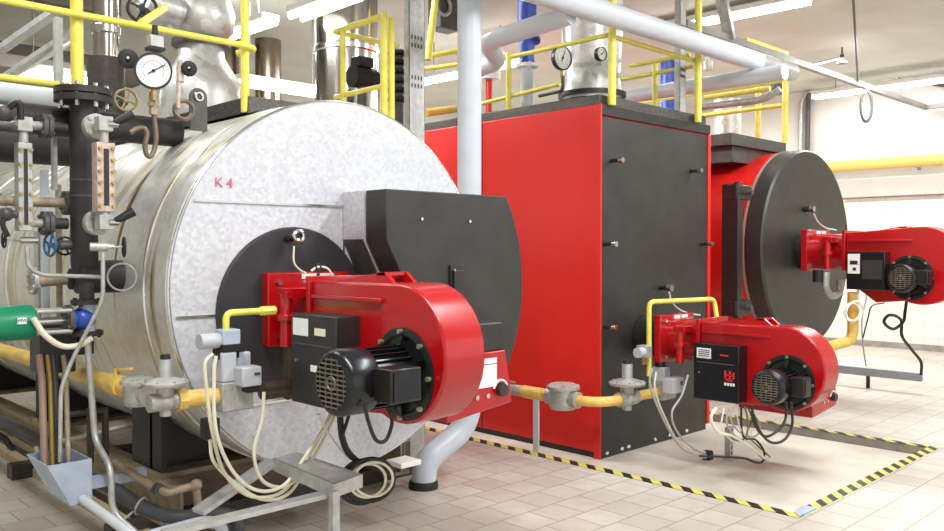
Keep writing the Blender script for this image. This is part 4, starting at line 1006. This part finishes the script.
gc = P(562, 58, y=4.6); gauge(gc, (-.12, -1, 0), .105, 'black rimmed pressure gauge beside the foil wrapped dome', 1.2)
tag(MB().tube(bend([gc + V((.01, 0, -.15)), V((gc.x + .01, gc.y, zb + .12)), V((gc.x + .05, gc.y + .3, zb + .12))], .04), .016, 10).build('gauge_pipe', darkgrey), 'thin dark pipe carrying the gauge by the foil dome', 'pipe')
gc = P(601, 54, y=4.42); gauge(gc, (-.12, -1, 0), .06, 'small gauge on the right side of the foil wrapped dome', .8)

# big gauge at upper left
gc = P(153.5, 71, y=4.2); gR = .092
gauge(gc, facing(gc), gR, 'large round white pressure gauge at upper left', .55)
gb = P(155, 42, y=4.25)
gbx = thing('gauge_transmitter', gb - V((0, 0, .05)), 'small grey box with black cap above the large pressure gauge', 'transmitter')
MB().box(gb.x - .035, gb.x + .035, 4.22, 4.28, gb.z - .03, gb.z + .03).build('box', galv, gbx, bevel=.004)
MB().box(gb.x - .04, gb.x + .04, 4.215, 4.285, gb.z - .045, gb.z - .03).build('base', blackrub, gbx)
MB().cyl((gb.x, 4.25, gb.z + .03), (gb.x, 4.25, gb.z + .085), .018, .014, n=14).build('cap', blackrub, gbx)
cx = [(152, 92), (154, 116), (156, 140), (152, 155), (147, 155), (145, 146), (147, 134), (143, 128), (136, 129), (130, 133)]
tag(MB().tube(spline(pts(cx, y=4.25), 8), .013, 12).build('siphon_tube', M('siphon_bronze', (122, 104, 90), .45, .5, .2, 20)), 'bronze siphon tube looping below the large pressure gauge', 'tube')
p = P(153, 105, y=4.25); tag(MB().cyl(p - V((0, 0, .05)), p + V((0, 0, .05)), .022, n=8).cyl(p - V((.03, .02, 0)), p + V((.03, .0, .0)), .012, n=8).build('gauge_cock', rusty), 'brown cock directly below the large pressure gauge', 'valve')
for px, py, R, lb, yy in ((128, 59, .05, 'black round knob left of the large pressure gauge', 4.35), (189, 69, .042, 'black round knob right of the large pressure gauge', 4.35)):
    c = P(px, py, y=yy); o = thing('round_knob_valve', c - V((0, 0, R)), lb, 'valve')
    d = facing(c).normalized(); MB().lathe(c, d, [(0, 0), (R, 0), (R, .015), (R * .6, .022), (R * .25, .02), (R * .2, .04), (0, .04)], 28).build('knob', blackrub, o)
    MB().cyl(c, c - d * .08, .014, n=10).build('spindle', brass, o); MB().cyl(c + d * .036, c + d * .044, R * .15, n=10).build('nut', steel, o)
a, b_ = P(180, 60, y=4.4), P(178, 108, y=4.4)
tag(MB().cyl(b_, a, .013, n=12).cyl(a - V((0, 0, .12)), a - V((0, 0, .04)), .022, n=8).build('copper_riser', copper), 'short copper pipe under the right hand black knob', 'pipe')
c = P(184, 110, y=4.4); tag(MB().torus(c, (-.4, -1, 0), .05, .012, 24, 8).build('siphon_ring', MATS['siphon_bronze']), 'copper siphon ring left of the lifting eye plate', 'tube')
c = P(142, 8, y=4.6); hwheel('stop_valve', c, (.5, .9, 0), .075, blackrub, 'black hand wheel valve at the top left edge above the gauge', .12)
for px, py, R, lb in ((3, 112, .05, 'dark round lever valve at the far left edge'),):
    c = P(px, py, y=4.3); o = thing('lever_valve', c - V((0, 0, .05)), lb, 'valve'); MB().ball(c, .035, 14).build('body', darkgrey, o); MB().tube(spline([c, c + V((.06, -.02, .05)), c + V((.07, -.02, -.03))], 5), .015, 8).build('lever', blackrub, o)
c = P(126, 100, y=4.45); hwheel('shutoff_valve', c, (.2, 1, 0), .055, M('ochre_wheel', (150, 132, 92), .5, .3), 'ochre hand wheel behind the bolted flange of the water column', .08)

# insulated steam outlet on the silver boiler
iv = thing('steam_outlet_valve', (2.72, 5.55, 2.45), 'bulky white insulated steam outlet on the silver boiler', 'valve')
MB().lathe((2.72, 5.55, 2.42), (0, 0, 1), [(.27, 0), (.28, .22), (.27, .35), (.20, .45), (.16, .52), (.15, .62)], 36).build('insulation_jacket', insul, iv)
MB().lathe((2.72, 5.55, 3.02), (0, 0, 1), [(.2, 0), (.2, .04)], 32).build('flange', darkgrey, iv)
MB().lathe((2.72, 5.55, 3.07), (0, 0, 1), [(.17, 0), (.22, .06), (.23, .18), (.19, .3), (.1, .36), (.1, .7)], 32).build('valve_jacket', insul, iv)
MB().cyl((2.5, 5.45, 3.2), (2.25, 5.4, 3.22), .1, .08, n=24).build('side_flange', insul, iv)
for i in range(8):
    a = 2 * pi * i / 8; p = V((2.25, 5.4, 3.22)) + V((-.01, .06 * cos(a), .06 * sin(a))); MB().cyl(p, p - V((.02, 0, 0)), .01, n=6).build('flange_bolt', steel, iv)

# flues
def flue(x, y, r, z0, z1, lb, mats, bands=()):
    o = thing('flue_stack', (x, y, z0), lb, 'flue'); MB().cyl((x, y, z0), (x, y, z1), r, n=48).build('pipe', mats, o)
    for z in bands: MB().lathe((x, y, z), (0, 0, 1), [(r, 0), (r + .012, .01), (r + .012, .05), (r, .06)], 48).build('band', steel, o)
    return o
flue(4.42, 6.2, .28, 0, ZC, 'wide polished steel flue behind the silver boiler', stack, (3.35, 2.2, 1.2))
a = P(106, 50, y=5.4); flue(a.x, 5.4, .075, 2.75, ZC, 'slim polished flue pipe behind the pressure gauge', stack, (2.95,))
tag(MB().cyl((a.x, 5.4, 2.3), (a.x, 5.4, 2.8), .11, n=28).build('flue_socket', darksteel), 'dark socket carrying the slim polished flue', 'socket')
a = P(212, 40, y=10.2); flue(a.x, 10.2, .34, 0, ZC, 'brownish steel flue behind the insulated steam outlet', M('flue_brown', (150, 138, 122), .25, .9), (3.2,))
a = P(268, 40, y=9.8); flue(a.x, 9.8, .17, 0, ZC, 'slim brownish flue right of the wide brownish one', MATS['flue_brown'])

# galvanised vertical cable trays
def tray(x, y, wd, z0, z1, lb, slots):
    o = thing('cable_tray', (x, y, z0), lb, 'cable tray')
    MB().box(x - wd / 2, x + wd / 2, y, y + .004, z0, z1).box(x - wd / 2, x - wd / 2 + .004, y, y + .06, z0, z1).box(x + wd / 2 - .004, x + wd / 2, y, y + .06, z0, z1).build('channel', galv, o)
    for zc_ in slots:
        for i in range(4):
            for j in range(2): MB().box(x - wd * .35 + i * wd * .2, x - wd * .35 + i * wd * .2 + .008, y - .003, y, zc_ + j * .06, zc_ + j * .06 + .03).build('slot', blackrub, o)
    return o
tx = P(417, 60, y=4.75).x
tray(tx, 4.75, .15, 0, ZC, 'vertical galvanised cable tray between the silver and red boilers', (P(417, 88, y=4.75).z, P(417, 48, y=4.75).z))
tx = P(683, 60, y=4.25).x
tray(tx, 4.25, .10, zb, ZC, 'vertical galvanised tray on top of the red box boiler', (3.2, 3.6))

# =================================================================== YELLOW RAILINGS
def post(px, y, z0, z1, r=.027): x = P(px, 60, y=y).x; return (x, y, z0), (x, y, z1)
ry1 = 4.42
rl = thing('railing', (2.0, 4.4, 2.47), 'yellow tube railing on the silver boiler walkway, left side', 'railing')
zA = P(77, 82, y=4.4).z
a, b_ = post(77, 4.42, zA - .06, ZC - .05); MB().cyl(a, b_, .03, n=16).build('post', yellow, rl); xa = a[0]
a, b_ = post(245, 4.42, 2.40, ZC - .05); MB().cyl(a, b_, .025, n=16).build('post', yellow, rl); xb = a[0]
za = P(100, 19, y=4.36).z; zb_ = P(240, 43, y=4.36).z
MB().tube(bend([V((.9, 4.37, (za + zb_) / 2)), V((xb - .02, 4.37, (za + zb_) / 2)), V((xb + .07, 4.42, (za + zb_) / 2)), V((xb - .01, 4.5, (za + zb_) / 2 - .02))], .04), .018, 12).build('rail', yellow, rl)
zc_ = P(30, 81, y=4.6).z
MB().cyl((.8, 4.6, zc_), (xa + .02, 4.6, zc_), .018, n=12).build('rail', yellow, rl)
x2 = P(160, 15, y=4.37); MB().bar(P(140, 24, y=4.37), P(166, 7, y=4.6), .02, .035).build('cross_bar', yellow, rl)
# gate
gt_ = thing('safety_gate', (3.4, 4.5, 2.1), 'yellow tubular safety gate behind the top of the silver boiler', 'gate')
yg = 4.55
xg = P(384, 50, y=yg).x; ztop = P(384, 13, y=yg).z; zbot = P(384, 112, y=yg).z - .1
MB().cyl((xg, yg, zbot), (xg, yg, ztop), .026, n=14).build('post', yellow, gt_)
xg2 = P(391.5, 50, y=yg).x; MB().cyl((xg2, yg, zbot - .05), (xg2, yg, ztop - .02), .022, n=14).build('post', yellow, gt_)
q0 = P(335, 36, x=xg); MB().cyl((xg, yg, ztop - .02), (xg, q0.y, ztop - .02), .022, n=12).build('top_rail', yellow, gt_)
MB().cyl((xg, q0.y - .1, 2.1), (xg, q0.y - .1, ztop - .02), .022, n=12).build('post', yellow, gt_)
q1 = P(340, 96, x=xg); MB().cyl((xg, yg, q1.z), (xg, q0.y, q1.z), .018, n=12).build('lower_rail', yellow, gt_)
MB().tube([V((xg, q0.y, ztop - .02)), P(400, 47, y=q0.y - .3)], .018, 12).build('return_rail', yellow, gt_)
# railing on the red boiler
rr = thing('railing', (6.0, 4.0, zb), 'yellow tube railing on top of the red box boiler', 'railing')
for px, yy in ((612, RY - .02), (698, RY - .02)):
    x = P(px, 90, y=yy).x; MB().cyl((x, yy, RZ1), (x, yy, ZC - .02), .032, n=14).build('post', yellow, rr)
xr0 = P(612, 90, y=RY - .02).x; xr1 = P(698, 90, y=RY - .02).x; yr = RY + .03
z1_ = P(655, 48, y=RY).z; zr = P(696, 62, y=RY).z
zr0 = P(612, 35, y=RY).z
MB().cyl((xr0, yr, zr0), (xr1, yr, zr0), .02, n=12).build('rail', yellow, rr)
yb2 = P(480, 61, x=xr0).y
MB().tube(bend([(xr0, yr, zr0), (xr0, 5.2, zr0), (xr0 - .35, 6.4, zr0 + .0)], .3), .02, 12).build('rail', yellow, rr)
MB().tube([P(560, 84, x=xr0), P(480, 104, x=xr0)], .02, 12).build('rail', yellow, rr)
x5 = P(511, 80, x=5.45); MB().cyl((5.42, x5.y, RZ1 + .085), (5.42, x5.y, P(511, 52, x=5.42).z), .026, n=12).build('post', yellow, rr)
for (a, b_) in (((630, 66), (690, 52)), ((618, 80), (694, 62))):
    q0, q1 = P(*a, x=6.9), P(*b_, x=6.9); q1.z = q0.z; MB().cyl(q0, q1, .02, n=12).build('side_rail', yellow, rr)
q0 = P(655, 66, x=6.9); MB().cyl((6.9, q0.y, RZ1 + .08), (6.9, q0.y, q0.z + .02), .024, n=12).build('post', yellow, rr)
# railing on the round boiler
r3 = thing('railing', (8.4, 4.5, 2.78), 'yellow tube railing on the round boiler platform', 'railing')
zd = 2.78
for px, yy, top in ((758, 4.9, 45), (785, 4.3, 78)):
    x = P(px, 120, y=yy).x; MB().cyl((x, yy, zd), (x, yy, P(px, top, y=yy).z), .033, n=12).build('post', yellow, r3)
xq = P(785, 120, y=4.3).x; zq = P(785, 105, y=4.3).z
for v in (105, 80):
    z = P(785, v, y=4.3).z; MB().cyl((xq, 4.3, z), (xq, 6.6, z), .028, n=12).build('rail', yellow, r3)
q0, q1 = P(745, 40, y=4.5), P(787, 54, y=4.5); MB().bar(q0, q1, .05, .05).build('top_rail', yellow, r3)
q0, q1 = P(705, 98, x=xq - .6), P(770, 92, x=xq - .6); MB().cyl(q0, V((q0.x, q1.y, q0.z)), .03, n=12).build('side_rail', yellow, r3)
cp0, cp1 = P(702, 107, x=7.55), P(790, 96, x=7.55)
tag(MB().tube(bend([cp0, P(760, 100, x=7.55), P(772, 95, x=7.55), P(780, 89, x=7.55)], .1), .035, 14).build('chrome_pipe', galv), 'bright thin pipe beside the railing of the round boiler', 'pipe')
vv = P(708, 48, y=5.2); hwheel('stop_valve', vv, (0, 0, -1), .12, blackrub, 'black hand wheel valve above the gap right of the red boiler', .2, castgrey)
vv = P(778, 88, y=4.6); o = thing('control_valve', vv, 'white cylinder valve with black body above the round boiler', 'valve')
MB().cyl(vv + V((0, 0, .08)), vv + V((0, 0, .3)), .09, n=20).build('actuator', lampwhite, o); MB().ball(vv, .09, 16).build('body', darkgrey, o)
fw_ = P(728, 75, y=5.25); o = thing('foil_wrapped_valve', (fw_.x, 5.25, 2.79), 'tall white wrapped cylinder behind the white branch pipe', 'valve')
MB().cyl((fw_.x, 5.25, 2.785), (fw_.x, 5.25, 3.45), .16, n=28).build('jacket', insul, o)
# blue valve beyond the red boiler
b2 = P(669, 70, y=6.2)
o = thing('safety_valve', (b2.x, 6.2, 2.8), 'second blue valve seen behind the tray on the red boiler', 'valve')
MB().cyl((b2.x, 6.2, 2.6), (b2.x, 6.2, P(669, 62, y=6.2).z), .11, n=20).build('valve_body', bluep, o)
MB().flange((b2.x, 6.2, P(669, 88, y=6.2).z), (0, 0, 1), .17, .04, 6).build('flange', darkgrey, o)
# dark pump and valve clutter behind the gate
pm = P(362, 78, y=5.4); o = thing('circulation_pump', pm - V((0, 0, .1)), 'black pump behind the yellow safety gate', 'pump')
MB().cyl(pm - V((.1, 0, 0)), pm + V((.12, 0, 0)), .085, n=22).build('motor', blackrub, o); MB().box(pm.x - .07, pm.x + .07, 5.34, 5.46, pm.z + .08, pm.z + .16).build('terminal_box', blackrub, o, bevel=.006)
MB().cyl((pm.x, pm.y, 0), pm, .04).build('stand_pipe', darkgrey, o)
vt = P(399, 76, y=5.0); o = thing('spring_valve', vt - V((0, 0, .25)), 'black ribbed spring valve beside the vertical cable tray', 'valve')
MB().cyl((vt.x, 5.0, 0), (vt.x, 5.0, vt.z + .2), .035, n=14).build('spindle', darkgrey, o)
for i in range(6): MB().lathe((vt.x, 5.0, vt.z - .2 + i * .07), (0, 0, 1), [(.05, 0), (.085, .01), (.085, .03), (.05, .04)], 24).build('rib', blackrub, o)
cg_ = P(444, 10, y=6.6); o = thing('junction_box', cg_ - V((0, 0, .2)), 'dark instrument box at the top edge left of the downpipe', 'box')
MB().box(cg_.x - .14, cg_.x + .14, 6.5, 6.7, cg_.z - .22, cg_.z + .2).build('casing', darkgrey, o, bevel=.01); MB().cyl((cg_.x, 6.6, cg_.z + .2), (cg_.x, 6.6, ZC), .02, n=8).build('hanger_rod', darkgrey, o); MB().torus((cg_.x - .12, 6.48, cg_.z), (0, 1, 0), .1, .02, 20, 8).build('ring', castgrey, o)
q0, q1 = P(428, 60, y=5.6), P(436, -6, y=5.6); tag(MB().cyl(q0, q1, .03, n=12).build('yellow_strut', yellow), 'yellow slanting strut right of the vertical cable tray', 'strut')
q0, q1 = P(430, 56, y=5.8), P(452, 52, y=5.8); tag(MB().cyl(q0, P(470, 49, y=5.8), .025, n=12).build('yellow_pipe', yellow), 'short yellow horizontal pipe left of the tall downpipe', 'pipe')
q0 = P(426, 113, y=5.8); tag(MB().cyl(q0, P(470, 107, y=5.8), .035, n=12).build('yellow_pipe', gasyel), 'yellow pipe just above the red boiler left of the downpipe', 'pipe')
q0 = P(489, 62, y=6.8); o = thing('white_cylinder', (q0.x, 6.8, 2.6), 'small white cylinder tank right of the tall downpipe', 'tank')
MB().cyl((q0.x, 6.8, P(489, 80, y=6.8).z), (q0.x, 6.8, P(489, 42, y=6.8).z), .13, n=24).build('shell', lampwhite, o)
MB().cyl((q0.x, 6.8, RZ1 + .086), (q0.x, 6.8, P(489, 80, y=6.8).z), .04, n=12).build('stem', redpanel, o)
q0 = P(465, 34, y=6.4); tag(MB().tube(bend([P(486, 30, y=7.4), P(540, 12, y=7.4), P(560, 5, y=7.4)], .1), .09, 18).build('branch_pipe', lampwhite), 'upper white pipe behind the blue valve of the red boiler', 'pipe')

# =================================================================== CEILING, WALL FITTINGS
# suspended strut
sy, sz = 4.46, 3.81
railm = M('rail_grey', (140, 138, 132), .5, .3, .12, 12)
st = thing('suspended_rail', (11, sy, sz), 'thin grey rail under the ceiling reaching the right wall', 'rail')
MB().bar((7.2, sy, sz), (14.1, sy, sz), .07, .07).build('long_rail', railm, st)
MB().bar((14.1, sy + .03, sz), (14.1, .5, sz), .07, .07).build('wall_rail', railm, st)
q0 = P(858, 82, y=sy)
MB().cyl((q0.x, sy, sz), P(853, -6, z=ZC), .014, n=8).build('hanging_wire', darkgrey, st)
q1 = P(730, 30, y=sy); MB().bar((q1.x, sy, sz), (q1.x - .25, sy, ZC), .12, .05).build('hanger_plate', galv, st)
cq = P(866, 106, y=sy - .05); o = thing('coiled_cable', cq - V((0, 0, .25)), 'coil of dark cable hanging from the thin ceiling rail', 'cable')
for i, R in enumerate((.17, .19, .18)):
    tt = MB(); cpt = []
    for j in range(25):
        a = 2 * pi * j / 24; cpt.append(cq + V((.45 * R * cos(a) * .7 + .012 * i, -.3 * R * cos(a), 1.15 * R * sin(a))))
    tt.tube(cpt, .013, 7).build('loop', darkgrey, o)
sp_ = P(842, 62, z=ZC - .2); o = thing('sprinkler', sp_ , 'small sprinkler head on a white pipe below the ceiling', 'sprinkler')
MB().cyl(sp_ + V((0, 0, .06)), P(806, 66, z=ZC - .14), .025, n=10).build('pipe', lampwhite, o)
MB().cyl(sp_ + V((0, 0, .08)), V((sp_.x, sp_.y, ZC)), .012, n=8).build('drop_rod', darkgrey, o)
MB().lathe(sp_, (0, 0, 1), [(.07, -.02), (.06, .0), (.02, .02), (.03, .1), (0, .1)], 16).build('head', darkgrey, o)
# yellow gas main on the wall
gm = thing('gas_main', (14.1, 4, 2.9), 'yellow gas main along the right wall above the grey band', 'pipe')
MB().cyl((14.1, -3, 2.985), (14.1, 11.8, 2.985), .088, n=24).build('pipe', M('gas_main_yellow', (224, 194, 104), .35, 0, .05, 5), gm)
for yy in (1, 4.6, 7.5, 10): MB().box(14.12, XW - .002, yy - .02, yy + .02, 2.86, 2.9).build('wall_bracket', galv, gm)
# conduits
for i, (px, lb) in enumerate(((801, 'left pale conduit bending down the right wall'), (808, 'right dark conduit bending down the right wall'))):
    yq = P(px, 110, x=14.22).y; z_ = P(806, 92 - 2 * i, x=14.22).z + .12 - .0
    tag(MB().tube(bend([(14.22, yq, 2.77), (14.22, yq, z_ - .1 * (1 - i)), (14.22, yq - 1.0, z_ - .1 * (1 - i)), (14.22, yq - 1.6, z_ - .1 * (1 - i))], .3, 8), .04, 10).build('conduit', (galv, darkgrey)[i]), lb, 'conduit')
tag(MB().tube(spline([(14.25, 5.6, 4.18), (14.22, 4.9, 4.26), (14.2, 4.6, 4.3), (14.22, 4.4, 4.24), (14.2, 4.2, 4.3), (14.22, 3.0, 4.3)], 6), .02, 8).build('wall_cable', darkgrey), 'dark cable along the top of the right wall', 'cable')
c = P(934, 84, x=14.2); tag(MB().cyl(c, c + V((0, -.25, -.06)), .035, n=10).build('wall_clamp', darkgrey), 'small dark clamp high on the right wall', 'clamp')
# roof steel at upper left
for k_, (a, b_, w_, m_) in enumerate((((0, 50), (58, 10), .07, galv), ((4, 78), (76, 30), .06, galv), ((14, 76), (76, 40), .03, lampwhite))):
    tag(MB().bar(P(*a, y=7.0), P(*b_, y=6.2), w_, w_ * .6).build('roof_brace', m_), ('upper grey slanting roof brace at the top left', 'lower grey slanting roof brace at the top left', 'thin white bar beside the lower slanting roof brace')[k_], 'brace')
x = P(58, 40, y=5.6).x; tag(MB().bar((x, 5.6, 2.5), (x, 5.6, P(58, 18, y=5.6).z), .045, .045).build('steel_upright', galv), 'pale square upright left of the yellow post at the top left', 'post')
bm_ = M('roof_beam_brown', (92, 84, 76), .6, .2, .2, 4)
for k_, (yy, zz_) in enumerate(((8.2, 4.0), (10.2, 3.75))):
    tag(MB().box(.5, 4.2 if k_ else 3.2, yy, yy + .25, zz_ - .14, zz_ + .14).build('roof_beam', bm_), ('nearer', 'farther')[k_] + ' dark roof beam at the top left', 'beam')
tag(MB().box(.4, 3.0, 8.6, 10.4, 3.3, 3.42).build('mezzanine_slab', M('mezzanine_grey', (128, 120, 112), .7, 0, .1, 3)), 'dark grey mezzanine slab at the upper left', 'slab')

# fluorescent lights
def lamp(p0, p1, lb, tubes=2):
    p0, p1 = V(p0), V(p1); d = (p1 - p0).normalized(); n = d.cross(V((0, 0, 1))).normalized()
    o = thing('fluorescent_light', (p0 + p1) / 2, lb, 'lamp')
    MB().bar(p0 + V((0, 0, .05)), p1 + V((0, 0, .05)), .2, .06, upd=(0, 0, 1)).build('housing', lampwhite, o)
    for t_ in (.15, .85):
        h_ = p0 + (p1 - p0) * t_; MB().cyl(h_ + V((0, 0, .08)), V((h_.x, h_.y, ZC)), .006, n=6).build('hanger_rod', darkgrey, o)
    for s in ((-1, 1) if tubes == 2 else (0,)):
        MB().cyl(p0 + n * .06 * s - V((0, 0, .005)), p1 + n * .06 * s - V((0, 0, .005)), .022, n=12).build('tube', tubem, o)
    return o
lamps = [((4.36, 9.0, 3.9), (4.42, 7.5, 3.9), 'fluorescent light at the upper left beside the brownish flue'),
         ((3.93, 6.25, 3.6), (3.93, 5.4, 3.6), 'fluorescent light at the top edge above the polished flue'),
         ((8.6, 5.9, 4.22), (8.7, 3.9, 4.22), 'fluorescent light at the top edge above the round boiler'),
         ((13.6, 6.0, 4.1), (13.6, 3.6, 4.1), 'fluorescent light along the top of the right wall'),
         (P(22, 73, y=8.2), P(22, 73, y=8.2) + V((.62, 0, 0)), 'fluorescent light low at the far left behind the yellow post'),
         (P(236, 82, y=8.0), P(236, 82, y=8.0) + V((1.1, 0, 0)), 'fluorescent light low between the brownish flue and the polished flue'),
         ((8.2, 10.9, 3.35), (9.6, 10.9, 3.35), 'fluorescent light on the back wall left of the tall downpipe'),
         ((7.35, 8.6, 3.85), (7.4, 6.9, 3.85), 'fluorescent light behind the foil wrapped dome')]
for a, b_, lb in lamps: lamp(a, b_, lb)
# =================================================================== LIGHT
w = bpy.data.worlds.new('daylight'); scene.world = w; w.use_nodes = True
w.node_tree.nodes['Background'].inputs[0].default_value = (.96, .985, 1, 1); w.node_tree.nodes['Background'].inputs[1].default_value = 1.15
def area(name, loc, size, power, dirn=(0, 0, -1), col=(.96, .985, 1)):
    l = bpy.data.lights.new(name, 'AREA'); l.shape = 'RECTANGLE'; l.size, l.size_y = size; l.energy = power; l.color = col
    o = bpy.data.objects.new(name, l); COL.objects.link(o); o.location = loc
    o.rotation_euler = V(dirn).to_track_quat('-Z', 'Y').to_euler()
    return o
for i, (x, y, p) in enumerate(((1.0, 1.5, 130), (4.5, 1.0, 130), (7.6, 1.5, 130), (4.5, 7.0, 150), (8.0, 8.0, 190), (11.5, 4.0, 190), (11.5, 8.5, 150), (1.0, 6.0, 70))):
    area('ceiling_lamp_light', (x, y, 4.2), (.4, 2.6), p)
vs = scene.view_settings
vs.view_transform = 'Standard'; vs.look = 'None'; vs.gamma = 1; vs.use_curve_mapping = False; vs.exposure = .31
scene.cycles.use_denoising = True
scene.cycles.max_bounces = 8; scene.cycles.sample_clamp_indirect = 6
